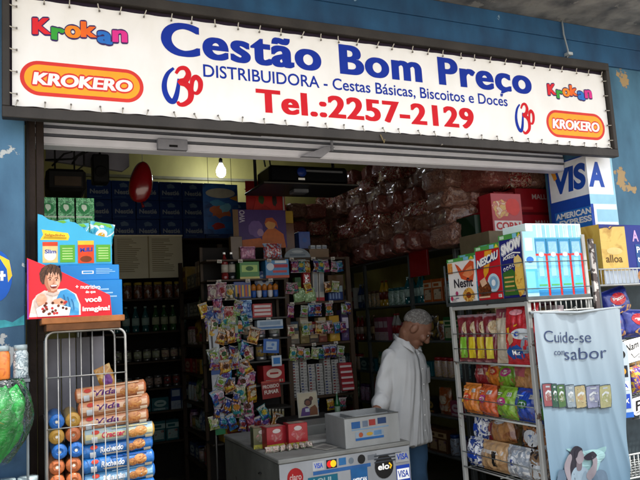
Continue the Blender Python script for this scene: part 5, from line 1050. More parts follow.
for j in range(5): T1(bx(.1, .07, .042, '#b02a34', [('rect', .05, .2, .95, .55, mat('#e8d8d4', .4))]), 'carton', f'flat red and white packet, {ORD[4-j]} from the top of the slanting pile', 'packet', 343-.4*j, 4.765-.075, Z1-.38+.0425*j + .6*0, -10)
# goods on top
q = atY(293, 230, 4.95); T1(bx(.085, .1, .3, '#7a4a26'), 'carton', 'tall brown carton with a yellow one on its head', 'carton', 293, 4.95, Z3); T1(bx(.08, .1, .1, '#c8a020'), 'carton', 'small yellow carton on top of the tall brown one', 'carton', 293, 4.95, Z3+.301)
T1(bx(.1, .1, .09, '#7a3a22'), 'carton', 'reddish brown carton under the blue one', 'carton', 308, 4.95, Z3); T1(bx(.1, .1, .14, '#1c48a8', [('ell', .5, .5, .2, .15, mat('#4a78d0', .4))]), 'carton', 'blue carton on the reddish brown one', 'carton', 308, 4.95, Z3+.091)
T1(bx(.17, .12, .07, '#80603a'), 'carton', 'low brown carton at the right end on top of the counter shelving', 'carton', 322, 4.8, Z3)
for i in range(3): T1(bx(.04, .05, .03, '#c8ccd0', [('rect', .1, .2, .9, .6, mat('#8a94a8', .4))]), 'packet', f'small white packet on the low brown carton, {ORD[i]} from the left', 'packet', 316+6*i, 4.81, Z3+.071, 5*i)
mb = MB(); mb.prism([(.11*math.cos(rad(t)), .075*math.sin(rad(t))) for t in range(0, 181, 12)], 0, .006, mat('#8a949c', .4, .1)); mb.prints(lambda u, v, e: (-.11+.22*u, -e, .075*v), [('rect', .2, .2, .8, .34, mat('#5a6a7a', .4)), ('ell', .5, .62, .22, .14, mat('#b8c0c4', .4))]); T1(mb, 'shelf_sign', 'grey arched sign on top of the counter shelving', 'sign', 300, 4.77, Z3)

# ---- hanging display stand at the front left of the block
HS = 4.62
hs = empty('hanging_stand', 'tall steel stand of hanging sweets and notices left of the cigarette shelving', 'display stand', (1.5, HS+.05, 0))
CHR = mat('#b4b8ba', .25, .1, metal=.9)
for px in (212, 240):
    x = atY(px, 330, HS-.03).x; mb = MB(); mb.tube([(x, HS-.03, .01), (x, HS-.03, 1.78 if px == 240 else 1.70)], .008, CHR, 8); sub(hs, 'pole', mb)
x0h, x1h = atY(205, 300, HS).x, atY(287, 300, HS).x
for z in (.75, .95, 1.12, 1.29, 1.45, 1.60, 1.745, 1.885, 2.03):
    mb = MB(); mb.box(x0h+.02, x1h, HS+.0, HS+.2, z-.012, z-.001, WOODD if z > 1.8 else mat('#3a3630', .5)); sub(hs, 'shelf', mb)
for x in (x0h+.03, x1h-.01):
    mb = MB(); mb.box(x-.01, x+.01, HS+.18, HS+.2, .01, 2.14, WOODD); sub(hs, 'upright', mb)
mb = MB(); mb.box(x0h+.02, x1h, HS+.205, HS+.212, .01, 2.14, mat('#231f1c', .8, .2)); sub(hs, 'back_panel', mb)
x = atY(212, 330, HS-.05).x
mb = MB(); mb.box(-.035, .035, 0, .003, 0, .78, mat('#a4a8ac', .4, .08)); mb.prints(flatS(.07, .78), [('rect', 0, 0, 1, .05, mat('#2a7a4a', .4)), ('rect', 0, .52, 1, .66, mat('#1e4a8a', .4)), ('rect', 0, .72, 1, .98, mat('#b8bcc0', .4)), ('rect', .2, .75, .4, .95, mat('#3a3a3c', .4)), ('rect', .1, .1, .9, .48, mat('#b0b4ba', .4)), ('ell', .5, .59, .3, .03, mat('#8fb0d8', .4))])
o = mb.build('strip_notice', loc=(x+.03, HS-.06, .82)); o.rotation_euler = (0, rad(-2), 0); tag(o, 'long narrow grey notice with blue band hanging from the left pole', 'notice')
mb = MB()
xg = atY(240, 380, HS-.06).x
for i in range(16): z = .72+.06*i; mb.box(xg-.012+.01*math.sin(i*1.3), xg+.012+.01*math.sin(i*1.3), HS-.06, HS-.05, z, z+.052, [mat('#6a9a4a', .4), mat('#a8b8a0', .4), mat('#3a6a3a', .4)][i % 3], .002)
mb.tube([(xg, HS-.054, .71), (xg, HS-.054, 1.72)], .002, CHR); tag(mb.build('sachet_strip'), 'strip of small green and white sachets hanging along the right pole', 'sachets')
# tray top goods
T1(bx(.15, .12, .125, '#3f8a3a', [('rect', .1, .4, .9, .8, mat('#b8d878', .4)), ('ell', .5, .6, .2, .14, mat('#2a6a2a', .4)), ('rect', 0, 0, 1, .12, mat('#d8c878', .4))]), 'carton', 'green carton on the top tray of the hanging stand', 'carton', 251, HS+.01, 2.031-.145*1 + .001 if 0 else 1.886)
T1(bx(.185, .12, .14, '#3a86c0', [('rect', 0, 0, 1, .14, mat('#c85a3a', .4)), ('rect', .3, .55, .95, .72, mat('#c03040', .4)), ('rect', .3, .28, .9, .4, mat('#d04a4a', .4)), ('ell', .2, .6, .16, .2, mat('#e0e8f0', .4)), ('rect', .4, .78, .9, .92, mat('#e8eef2', .4))]), 'carton', 'blue carton with red and white stripes on the top tray of the stand', 'carton', 279, HS+.005, 1.886)
for i, (px, c, lab) in enumerate(((226, '#8a2a2a', 'dim red bottle at the left of the top tray'), (233, '#2a2a2e', 'dark bottle beside the green carton on the top tray'))):
    b1, c1_ = bottle(.026, .2, mat(c, .2, coat=.5), WHITE, mat('#c8c0b0', .4)); t = empty('bottle', lab, 'bottle', (atY(px, 300, HS+.05).x, HS+.05, 1.886)); b1.build('body', t); c1_.build('cap', t)
T1(bag(.12, .1, .06, pic(['#c85a8a', '#e0a0c0', '#7a3a6a'], 20, coat=.5), [], 131, .4), 'snack_bag', 'pink packet on the upper tray left of the purple poster', 'snack bag', 250, HS+.08, 2.031, 0)
T1(bag(.15, .12, .07, pic(['#d8dce2', '#c03a3a', '#8ab0d0', '#e8e8ea'], 26, coat=.5, voro=True), [], 132, .4), 'snack_bag', 'white packet with red specks in front of the purple poster', 'snack bag', 275, HS+.06, 2.031, 0)
T1(bx(.09, .05, .18, '#6a5236'), 'carton', 'tall brown carton at the left end of the upper tray', 'carton', 239, HS+.1, 2.031)
# cones of sweets and round pack
for i in range(5):
    mb = MB(); mb.lathe([(.012, 0), (.018, .01), (.02, .05), (.008, .062)], mat(['#2a5aa8', '#d8d8dc'][i % 2], .35), 10); mb.lathe([(.018, .05), (.02, .085), (.006, .1)], mat('#c87a2a', .4), 10)
    T1(mb, 'sweet_tub', f'small blue and orange sweet tub, {ORD[i]} from the left under the round pack', 'sweets', 254+5.5*i, HS+.02, 1.746)
mb = MB(); mb.lathe([(.001, .0), (.07, 0), (.075, .012), (.068, .03), (.001, .034)], pic(['#b8c4d0', '#3a5a9a', '#e0e4ea'], 24), 20, (0, 0, .075), 'y'); mb.prints(lambda u, v, e: (-.075+.15*u, -.001-e, .15*v), [('ell', .5, .5, .3, .3, mat('#c8d0da', .4)), ('ell', .5, .5, .12, .12, mat('#2a3a6a', .4)), ('rib', [(.2, .7), (.5, .62), (.8, .75)], .05, mat('#3a6ac0', .4))])
T1(mb, 'round_pack', 'round silver and blue pack propped above the row of sweet tubs', 'packet', 265, HS+.07, 1.80)
T1(bx(.13, .1, .12, '#3a4a8a', [('rect', .08+.19*i, .1, .2+.19*i, .8, mat(['#d8b040', '#c85a2a'][i % 2], .4)) for i in range(5)]), 'carton', 'sweet box with yellow and orange bars left of the round pack', 'carton', 243, HS+.015, 1.746)
T1(bag(.13, .13, .06, pic(['#2a5aa0', '#8ab0d8', '#c8d4e0'], 20, coat=.6, voro=True), [], 133, .4), 'snack_bag', 'blue and silver packet hanging left of the red and white box', 'snack bag', 243, HS-.01, 1.601)
T1(bx(.15, .08, .1, '#b02a2e', [('rect', .08, .15+.28*i, .92, .32+.28*i, mat('#e0d0cc', .4)) for i in range(3)]), 'carton', 'red box with white rows of print in the middle of the hanging stand', 'carton', 262, HS-.005, 1.601)
T1(bx(.2, .06, .07, '#b8c8d4', [('rect', 0, .1, 1, .3, mat('#4a7ab0', .4)), ('rect', .1, .45, .9, .85, mat('#8aa4bc', .4))]), 'carton', 'pale blue and white tray below the red box on the stand', 'carton', 269, HS-.01, 1.51)
def card(w, h, c, fr, name, lab, cat, px, py, Y, ry=0):
    mb = MB(); mb.box(-w/2, w/2, 0, .004, 0, h, mat(c, .4, .08)); mb.prints(flatS(w, h), fr); q = atY(px, py, Y); o = mb.build(name, loc=(q.x, Y, q.z)); o.rotation_euler = (0, rad(ry), 0); return tag(o, lab, cat)
card(.12, .1, '#2a62b0', [('rect', .18, .2, .85, .82, mat('#a8c0d8', .4)), ('rect', .25, .3, .6, .4, mat('#3a6ab0', .4)), ('ell', .6, .6, .1, .1, mat('#5a8ac8', .4))], 'price_card', 'blue card with pale panel hanging under the pale tray', 'card', 271, 353, HS-.03, 5)
card(.075, .075, '#c8d2da', [('rect', .15, .2, .85, .8, mat('#2a7ac0', .4))], 'price_card', 'small white card with blue square above the red notice', 'card', 277, 366, HS-.03)
card(.14, .125, '#8f2a26', [('text', 'PROIBIDO', .06, .94, .58, .76, mat('#e0d0c4', .4), dict(bold=.03)), ('text', 'FUMAR', .12, .9, .26, .46, mat('#e8dcd0', .4), dict(bold=.03)), ('rect', 0, .9, 1, .98, mat('#b84a3a', .4))], 'notice', 'dark red no smoking notice hanging on the display stand', 'notice', 272, 398, HS-.03, -3)
for i in range(6): card(.016, .085, '#8a8266', [('rect', .1, .5, .9, .8, mat('#b8a878', .4)), ('rect', .1, .86, .9, .98, mat('#d0ccc0', .4))], 'sachet', f'small tan sachet, {ORD[i]} from the left in the row under the red notice', 'sachet', 267+3.3*i, 421, HS-.02)
hang = [(213, 300, '#7a4a5a', 'plum'), (222, 298, '#a06078', 'pink'), (230, 300, '#3a4a3a', 'dark green'), (210, 322, '#1e3a7a', 'navy'), (220, 324, '#2a5aa0', 'blue'), (229, 322, '#a03030', 'red'), (212, 341, '#7a5a3a', 'brown'), (222, 343, '#b08a3a', 'ochre'), (231, 342, '#c87a2a', 'orange'), (221, 366, '#4a6a4a', 'moss'), (231, 368, '#8a8a84', 'grey'), (222, 392, '#6a3a2a', 'rust'), (231, 394, '#3a3a5a', 'indigo'), (223, 417, '#8a6a4a', 'tan'), (231, 416, '#5a2a2a', 'maroon')]
for i, (px, py, c, nm) in enumerate(hang):
    q = atY(px, py, HS-.05); o = bag(.075, .11, .03, pic([c, c, '#c8b8a0', c], 18, coat=.5), [('ell', .5, .5, .3, .2, mat(['#c8beb0', '#a03a3a', '#d8b04a', '#3a5a9a'][i % 4], .4))], 140+i, .4).build('hanging_packet', loc=(q.x, HS-.045, q.z)); tag(o, f'{nm} hanging packet at the left of the sweets stand', 'packet')
q_ = random.Random(21); HP = [('crimson', '#8e2029'), ('royal blue', '#2448a0'), ('lime', '#7a9a2a'), ('amber', '#c8862a'), ('rose', '#b8607a'), ('violet', '#5c3a86'), ('turquoise', '#2a8a94'), ('cream', '#c8bc9c'), ('chocolate', '#5a3420'), ('silver', '#9aa0a6'), ('lemon', '#d0b83a'), ('forest', '#2a5a32')]
HM = {}
nrow = 9
for j in range(nrow):
    for i in range(10):
        px, py = 208+8.0*i+q_.uniform(-3, 3), 316+14.2*j+q_.uniform(-4, 4)
        if (248 < px < 287 and py < 330) or (252 < px < 292 and py < 418): continue
        if 205 < px < 212 and py > 330: continue
        k = q_.randrange(12); cn_, c = HP[k]; v_ = q_.randrange(2)
        if (k, v_) not in HM: HM[(k, v_)] = bag(.062, (.1, .085)[v_], .026, pic([c, c, HP[(k+5) % 12][1], c], 26, coat=.8, rough=.22, bump=.4), [('ell', .5, .56, .32, .16, mat(HP[(k+4+v_) % 12][1], .4)), ('rect', .15, .2, .85, .34, mat(HP[(k+7) % 12][1], .4), (3, 2)), ('rect', .1, .86, .9, .97, mat('#b8b4a8', .4), (3, 1))], 230+k*2+v_, .42).mesh('hanging_packet')
        q = atY(px, py, HS-.04); o = inst(HM[(k, v_)], 'hanging_packet', f'{cn_} packet hanging on the sweets stand, {ORD[j]} row down, {ORD[i]} along', 'packet', (q.x, HS-.04-.012*(i % 2)-.004*j, q.z), 0, 'small packets hanging on the sweets stand', None, (rad(q_.uniform(-12, 6)), rad(q_.uniform(-24, 24)), rad(q_.uniform(-30, 30))), (lambda f: (f*q_.uniform(.85, 1.15), f, f))(q_.uniform(.85, 1.3)))
for j, (z, n_) in enumerate(((2.03, 9), (1.87, 9), (1.69, 10), (1.55, 9), (1.365, 9), (.97, 8))):
    for i in range(n_):
        k = q_.randrange(12); v_ = q_.randrange(2)
        if (k, v_) not in HM: continue
        if q_.random() < .22: continue
        inst(HM[(k, v_)], 'hanging_packet', f'{HP[k][0]} packet clipped to the cigarette shelving, {ORD[j]} row down, {ORD[i]} along', 'packet', (1.87+.055*i+q_.uniform(-.01, .01), 4.742-.004*(i % 3), z-.1), 0, 'packets clipped along the counter shelf edges', None, (rad(q_.uniform(-8, 2)), rad(q_.uniform(-12, 12)), rad(q_.uniform(-25, 25))))
for j, z in enumerate((1.451, 1.291, 1.121, .951, .751)):
    run((x0h+.09, HS+.006, 0), (x1h, HS+.006, 0), z, 0, ['carton', 'can', 'jar'] if j else ['can'], f'the {ORD[j+2]} shelf of the sweets stand', 'goods on the lower shelves of the sweets stand', .165 if j != 1 else .16, 300+j)
# posters above
PV = mat('#4a2a78', .4, .1); ORG = mat('#d8702a', .4, .15, 30); ORL = mat('#e8a45a', .4, .1)
q0, q1 = atY(234, 246, 4.86), atY(285, 206, 4.86)
mb = MB(); w_, h_ = q1.x-q0.x, .3; mb.box(-w_/2, w_/2, 0, .004, 0, h_, PV); mb.prints(flatS(w_, h_), [('rect', 0, 0, .1, 1, mat('#8a6a48', .5)), ('poly', blob(.42, .5, .14, .22, 18, .15, 3), mat('#7a5aa0', .4)), ('poly', [(.12, .2), (.5, .26), (.56, .1), (.5, 0), (.12, 0)], ORG), ('poly', [(.5, 0), (.54, .35), (.64, .5), (.78, .52), (.94, .36), (.98, 0)], ORG), ('poly', blob(.7, .62, .1, .13, 16, .08, 4), ORL), ('poly', [(.58, .62), (.62, .78), (.74, .8), (.82, .68), (.84, .5), (.78, .66), (.66, .7)], mat('#c85a22', .4)), ('poly', blob(.5, .4, .06, .1, 12, .1, 6), mat('#b890b8', .4)), ('text', 'VIVO', .66, .98, .215, .125, mat('#d8d0e4', .4), dict(vert=True, bold=.03))])
tag(mb.build('phone_poster', loc=((q0.x+q1.x)/2, 4.86, 2.14)), 'purple phone poster with an orange couple above the counter shelving', 'poster')
mb = MB(); w_, h_ = .33, .24; mb.box(-w_/2, w_/2, 0, .004, 0, h_, mat('#b81e1e', .4, .1))
star = [(.18+ (.17 if i % 2 == 0 else .075)*math.sin(2*math.pi*i/10)-.01, .12+(.17 if i % 2 == 0 else .075)*math.cos(2*math.pi*i/10)) for i in range(10)]
mb.prism([(p[0]-.165-.02, p[1]) for p in star][::-1], -.006, -.001, mat('#c8261e', .4)); mb.prints(flatS(w_, h_, -.007), [('poly', blob(.38, .4, .07, .2, 14, .15, 2), mat('#3a5a2a', .4)), ('ell', .38, .64, .05, .07, mat('#5a3a2a', .4)), ('poly', blob(.72, .36, .06, .22, 14, .15, 3), mat('#2a2420', .4)), ('ell', .72, .62, .045, .07, mat('#6a4a3a', .4)), ('rect', .93, .0, .97, 1, mat('#c8c0bc', .4))])
q = atY(266, 206, 4.95); tag(mb.build('star_poster', loc=(q.x, 4.95, 2.45)), 'red poster with a star and two small figures above the purple poster', 'poster')
mb = MB(); w_, h_ = .3, .42; mb.box(-w_/2, w_/2, 0, .004, 0, h_, pic(['#1a4a9a', '#2a6ab8', '#12356e'], 8)); mb.prints(flatS(w_, h_), [('ell', .5, .82, .42, .1, mat('#c0bca8', .4)), ('poly', [(.75, .72), (.98, .78), (.98, .66)], mat('#c88a2a', .4)), ('poly', blob(.5, .46, .28, .14, 18, .3, 4), mat('#c86a3a', .4)), ('poly', blob(.62, .52, .16, .1, 14, .3, 5), mat('#7ac0d8', .4)), ('poly', blob(.4, .62, .2, .06, 14, .3, 6), mat('#4a9ac8', .4)), ('rect', .1, .1, .8, .24, mat('#2a7ac8', .4)), ('poly', blob(.4, .16, .2, .07, 12, .3, 7), mat('#b8342a', .4))])
q = atY(222, 234, 5.3); tag(mb.build('blue_poster', loc=(q.x, 5.3, q.z)), 'blue snack poster with a white oval hanging right of the fan', 'poster')
mb = MB(); mb.tube([(q.x-.1, 5.302, q.z+.42), (q.x-.1, 5.302, 3.79)], .002, CHR); mb.tube([(q.x+.1, 5.302, q.z+.42), (q.x+.1, 5.302, 3.79)], .002, CHR); tag(mb.build('hanging_wire'), 'pair of thin wires holding the blue snack poster', 'wire')

# ------------------------------------------------------------------ counter
ct = empty('counter', 'white shop counter covered with payment card stickers', 'counter', (1.665, 4.03, 0))
CW = wall_mat('#c4c9ce', '#a0a4a6', '#8a8680', 3, .68, 1.3, .7); CG = wall_mat('#8f938e', '#6c6f6a', '#5a554c', 4, .64, 2.2, .9)
CX0, CX1, CY0, CY1, CZ = 1.26, 2.075, 3.485, 4.55, .82
mb = MB(); mb.box(CX0, CX1, CY0, CY1, .008, CZ-.025, CG, .004, {'y-': CW}); sub(ct, 'cabinet', mb)
mb = MB(); mb.box(CX0-.006, CX1+.006, CY0-.006, CY1, CZ-.024, CZ, wall_mat('#a6a8a4', '#84867f', '#6c675c', 5, .66, .7, .9), .005); sub(ct, 'counter_top', mb)
fw, fh = CX1-CX0, CZ-.026
mb = MB()
mb.prints(lambda u, v, e: (CX0+u*fw, CY0-e, v*fh), [('rect', 0, 0, 1, 1, CW), ('ell', .11, .9, .058, .065, mat('#c01c22', .4)), ('text', 'claro', .07, .155, .885, .925, mat('#e8c8c4', .4), dict(bold=.02)),
    ('rect', .24, .895, .68, .92, mat('#3a78c0', .4)), ('rect', .24, .925, .325, .985, mat('#e0e4e8', .4)), ('text', 'VISA', .25, .315, .94, .972, BLUE, dict(bold=.03)), ('rect', .34, .925, .42, .985, mat('#1e2430', .4)), ('ell', .367, .955, .022, .024, RED), ('ell', .393, .955, .022, .024, YEL), ('rect', .435, .935, .49, .985, mat('#3a86c8', .4)), ('ell', .53, .955, .02, .022, mat('#8a9aa8', .4)), ('ell', .61, .955, .03, .032, BLACK), ('rect', .66, .94, .73, .975, mat('#8a9098', .4)),
    ('rect', .2, .72, .42, .885, mat('#1c7a96', .4)), ('text', 'AQUI', .22, .37, .83, .87, mat('#b8d8d8', .4), dict(bold=.03)), ('text', 'TEM', .22, .32, .76, .8, mat('#b8d8d8', .4), dict(bold=.03)), ('ell', .37, .78, .04, .045, mat('#e8a030', .4)),
    ('rect', .52, .68, .65, .9, mat('#2a7ac0', .4)), ('text', 'AMERICAN', .53, .64, .8, .83, WHITE, dict(bold=.02)), ('text', 'EXPRESS', .53, .64, .75, .78, WHITE, dict(bold=.02)),
    ('ell', .785, .88, .075, .085, BLACK), ('text', 'elo', .735, .825, .86, .9, WHITE, dict(bold=.03)), ('rib', [(.825, .9), (.843, .88), (.83, .86)], .012, YEL),
    *[('rect', .71+.0, .955-.022*i, .93, .965-.022*i, mat('#4a5058', .5)) for i in range(3)], ('rect', .88, .89, .99, .96, mat('#d8dce0', .4)), ('text', 'VISA', .89, .985, .91, .95, BLUE, dict(bold=.03)), ('rect', .88, .74, .99, .87, BLUE), ('rect', .885, .77, .985, .845, WHITE), ('text', 'VISA', .89, .98, .785, .83, BLUE, dict(bold=.03)),
    ('rect', .04, .6, .17, .65, mat('#c02a6a', .4)), ('rect', .05, .3, .3, .55, mat('#8aa0b8', .4)), ('rect', .55, .2, .85, .5, mat('#9aa4ac', .4))])
sub(ct, 'sticker', mb)
mb = MB(); mb.lathe([(.012, 0), (.014, -.006), (.004, -.008)], BLACK, 10, (CX0-.004, 3.8, .7), 'z'); sub(ct, 'lock', mb)
# white partitioned box on the counter
tb = empty('tray_box', 'open white partitioned box with card stickers standing on the counter', 'box', (1.85, 3.63, CZ))
X0, X1, Y0, Y1, H = -.178, .178, -.13, .14, .172
WB_ = wall_mat('#bcc0bf', '#9a9d9a', '#77726a', 6, .68, .4, .8); ED = mat('#5a5c58', .5)
mb = MB(); t = .008
mb.box(X0, X1, Y0, Y0+t, .001, H, WB_, .001); mb.box(X0, X1, Y1-t, Y1, .001, H, WB_, .001); mb.box(X0, X0+t, Y0+t, Y1-t, .001, H, WB_, .001); mb.box(X1-t, X1, Y0+t, Y1-t, .001, H, WB_, .001); mb.box(X0+t, X1-t, Y0+t, Y1-t, .001, .012, WB_); mb.build('body', tb)
mb = MB(); mb.box(X0+.1, X0+.106, Y0+t, Y1-t, .013, H-.01, WB_); mb.box(X0+.106, X1-t, -.02, -.014, .013, H-.01, WB_); mb.build('partition', tb)
mb = MB(); mb.prints(lambda u, v, e: (X0+u*(X1-X0), Y0-e, v*H), [('rect', .12, .62, .28, .84, mat('#2a6ab0', .4)), ('rect', .32, .64, .42, .84, mat('#7a8aa0', .4)), ('rect', .44, .66, .56, .86, mat('#b8403a', .4)), ('rect', .6, .68, .76, .88, mat('#2a4a7a', .4)), ('rect', .12, .56, .8, .6, mat('#8ab0d0', .4)), ('rect', .18, .22, .7, .3, mat('#2a70b8', .4)), ('rect', .18, .3, .7, .5, mat('#a8bac8', .4)), ('ell', .28, .4, .04, .08, mat('#c0603a', .4)), ('ell', .44, .4, .06, .06, mat('#d8b040', .4)), ('rect', .52, .33, .66, .48, mat('#6a9ac8', .4)), ('rect', 0, .97, 1, 1, ED)]); mb.build('sticker', tb)
# counter goods
mbx = [(256, 3.86, .11, .12, '#6a6a4a', 'dim olive sweet box at the left end of the counter'), (270, 3.8, .13, .125, '#b02430', 'red and white sweet box on the counter'), (291, 3.76, .12, .135, '#c01f2c', 'red sweet box with a pink figure right of the other on the counter')]
for i, (px, Y, w_, h_, c, lab) in enumerate(mbx):
    fr = [('rect', .0, .0, 1, .2, pic(['#3a7a3a', '#c8c040', c], 30)), ('poly', blob(.5, .55, .3, .25, 16, .25, i), pic(['#e0d0c8', c, '#d87a8a'], 25)), ('ell', .5, .8, .2, .1, mat('#e8dcd8', .4))]
    T1(carton(w_, .1, h_, mat(c, .35, .1, coat=.3), fr, top=[('rect', .1, .1, .9, .9, pic(['#c84a4a', '#e0c8b8', '#3a6a3a'], 40))]), 'sweet_box', lab, 'sweets', px, Y, CZ+.001, [-8, 6, -4][i])
for i in range(7): q = RN; T1(bag(.05, .035, .025, pic(['#c83a3a', '#e8d8c8', '#3a8a4a'], 40, coat=.5), [], 160+i, .4), 'sweet', f'small wrapped sweet lying by the boxes on the counter, {ORD[i]} from the left', 'sweets', 262+6.5*i, 3.70-.0*i, CZ+.001, 20*i)
mb = MB(); mb.box(-.15, .15, 0, .25, 0, .075, mat('#8a8c88', .45), .006); mb.lathe([(.011, 0), (.011, -.006), (.002, -.007)], BLACK, 10, (.02, -.001, .04), 'y')
tag(mb.build('cash_drawer', loc=(1.76, 4.0, CZ+.001)), 'grey cash drawer with round lock on the counter behind the sweets', 'drawer')
mb = MB(); mb.box(-.18, .18, 0, .2, 0, .018, mat('#c8c8c2', .45), .004); tag(mb.build('tray', loc=(1.73, 3.78, CZ+.001)), 'flat white tray lying on the counter left of the partitioned box', 'tray')
mb = MB(); mb.box(-.19, .19, 0, .2, 0, .085, mat('#22201e', .5), .02)
for i in range(5): mb.box(-.15+.06*i, -.11+.06*i, -.004, .0, .03, .05, mat('#4a4844', .5))
tag(mb.build('till', loc=(1.79, 4.26, CZ+.001)), 'black till on the counter carrying a photograph', 'till')
q0, q1 = atY(298, 414, 4.3), atY(317, 391, 4.3); w_, h_ = q1.x-q0.x, q1.z-.906
mb = MB(); mb.box(-w_/2, w_/2, 0, .006, 0, h_, mat('#b8b4a4', .4)); mb.prints(flatS(w_, h_), [('rect', .05, .05, .95, .95, mat('#c0b69a', .4)), ('poly', blob(.52, .58, .2, .16, 16, .1, 1), mat('#3a2620', .4)), ('ell', .5, .56, .12, .1, mat('#7a4a36', .4)), ('ell', .68, .72, .1, .09, mat('#5a3828', .4)), ('poly', [(.1, .05), (.2, .36), (.45, .42), (.6, .3), (.62, .05)], mat('#5a3a7a', .4)), ('poly', [(.55, .05), (.6, .36), (.85, .46), (.95, .3), (.95, .05)], mat('#7a4a2a', .4)), ('rect', .35, .2, .55, .34, mat('#c8d0d8', .4))])
o = mb.build('photograph', loc=((q0.x+q1.x)/2, 4.29, .907)); o.rotation_euler = (rad(-6), 0, 0); tag(o, 'pale framed snapshot of two people standing on the black till', 'photograph')
q = atY(337, 400, 4.4); b1, c1_ = bottle(.02, .22, mat('#1f6a3a', .2, coat=.5), mat('#b8c0b8', .4), mat('#8aa88a', .4)); t = empty('bottle', 'slim green bottle on the counter behind the white box', 'bottle', (q.x, 4.4, CZ)); b1.build('body', t); c1_.build('cap', t)

PTM = carton(.034, .0015, .024, mat('#d8d6c8', .5), [('rect', .15, .2, .85, .45, mat('#3a3a3a', .5)), ('rect', .15, .65, .6, .8, mat('#a83a2a', .5))]).mesh('price_tag')
for par in [o for o in COL.objects if o.get('category') in ('shelving', 'display stand') and o.name.startswith(('cigarette', 'hanging_stand'))]:
    for z in ((1.385, 1.705, 2.05) if par.name.startswith('cig') else (1.45, 1.60, 1.885, 2.03)):
        for k in range(3):
            o = inst(PTM, 'price_tag', None, None, (1.9+.17*k+RN.uniform(-.03, .03), 4.757, z-.024) if par.name.startswith('cig') else (1.3+.18*k+RN.uniform(-.03, .03), HS-.003, z-.026)); o.parent = par; o.matrix_parent_inverse = Matrix.Translation(-Vector(par.location)); o.rotation_euler = (0, RN.uniform(-.1, .1), 0)
mb = MB(); mb.grid(lambda u, v: (.11*(u-.5), -.0+.15*(v-.5), .002+.006*(u*v)**2), 6, 6, mat('#c8c6bc', .7)); mb.prints(lambda u, v, e: (.11*(u-.5), .15*(v-.5), .0095*(u*v)**2+.003+e), [('rect', .12, .2+.1*i, .8, .23+.1*i, mat('#6a6a70', .6)) for i in range(6)])
o = mb.build('paper_sheet', loc=(1.6, 3.63, CZ+.001), rz=.3); tag(o, 'printed paper slip lying on the counter left of the partitioned box', 'paper')
mb = MB(); mb.tube([(1.97, 4.3, CZ+.03), (2.02, 4.2, CZ+.008), (2.0, 4.0, CZ+.007), (2.05, 3.88, CZ+.007), (2.085, 3.85, CZ-.05), (2.09, 3.9, .3), (2.1, 4.0, .02)], .005, BLACK); tag(mb.build('till_cable'), 'black cable running from the till over the right edge of the counter', 'cable')
mb = MB(); mb.box(-.05, .05, 0, .02, 0, .015, mat('#8a8c8c', .4)); mb.box(-.06, .06, -.16, 0, 0, .012, BLACK, .004); mb.box(-.045, .045, -.11, -.02, .012, .016, mat('#5a5c5a', .5)); o = mb.build('calculator', loc=(1.5, 4.02, CZ+.001), rz=.25); tag(o, 'small black calculator lying on the counter behind the sweet boxes', 'calculator')
# ------------------------------------------------------------------ right wall shelving with bundles on top
RWX = 3.3
rs = shelving('wall_shelving', 'long grey steel shelving along the right wall under the wrapped bundles', RWX, RWX+.42, 4.45, 7.3, [.35, .68, 1.0, 1.32, 1.66, 2.12], 2.12, UPR, .018)
for y in (5.3, 6.2): mb = MB(); mb.box(RWX-.006, RWX+.024, y-.015, y+.015, .007, 2.11, UPR); sub(rs, 'upright', mb)
for j, z in enumerate([1.66, 1.32, 1.0, .68, .35]):
    run((RWX+.01, 7.25, 0), (RWX+.01, 4.5, 0), z, -math.pi/2, ['carton', 'bag', 'bottle', 'jar'], f'the {ORD[j]} shelf of the right wall', 'goods on the right wall shelving', .31, 400+j)
q = atX(420, 274, RWX-.02); mb = bx(.3, .02, .26, '#a8141a', [('rect', .02, .02, .98, .98, mat('#b0181e', .4, .1))]); o = mb.build('red_placard', loc=(RWX-.03, q.y, q.z-.02), rz=-math.pi/2); tag(o, 'plain red card panel standing in front of the right wall shelving', 'panel')
DARK[0] = min(1, INNER_SHADE*1.35)
BUN = [pic(['#6e3430', '#a06054', '#8a302e', '#c89888'], 40, rough=.34, coat=.5, bump=.8), pic(['#8a2024', '#c8a48c', '#a02a2c', '#6a3a28', '#d8c8b0', '#8a2024'], 26, rough=.25, coat=.9, bump=.6, voro=True), pic(['#7a4a3c', '#a87c68', '#6a3832', '#b89080'], 44, rough=.34, coat=.5, bump=.8)]
def bundle(sd):
    mb = MB(); off = Vector((sd*2.3, sd, 0)); w_, d_, h_ = .25, .32, .178
    def f(u, v):
        a = 2*math.pi*u; t = math.pi*(v-.5); ce = lambda x, p: math.copysign(abs(x)**p, x)
        x, y, z = ce(math.cos(t), .4)*ce(math.cos(a), .4), ce(math.cos(t), .4)*ce(math.sin(a), .4), ce(math.sin(t), .45)
        k = 1+.13*noise.noise(Vector((x*2, y*2, z*2))+off)+.06*noise.noise(Vector((x*5, y*5, z*5))+off)+.03*abs(noise.noise(Vector((x*11, y*11, z*11))+off))
        k *= .94+.09*abs(math.sin((x*2.4+z*1.1+sd)*math.pi))**.6
        return (x*w_/2*k, d_/2+y*d_/2*k, h_/2+z*h_/2*(k if z > 0 else min(k, 1)))
    mb.grid(f, 56, 28, BUN[sd % 3]); return mb.mesh('wrapped_bundle')
BM = [bundle(i) for i in range(6)]
DARK[0] = INNER_SHADE
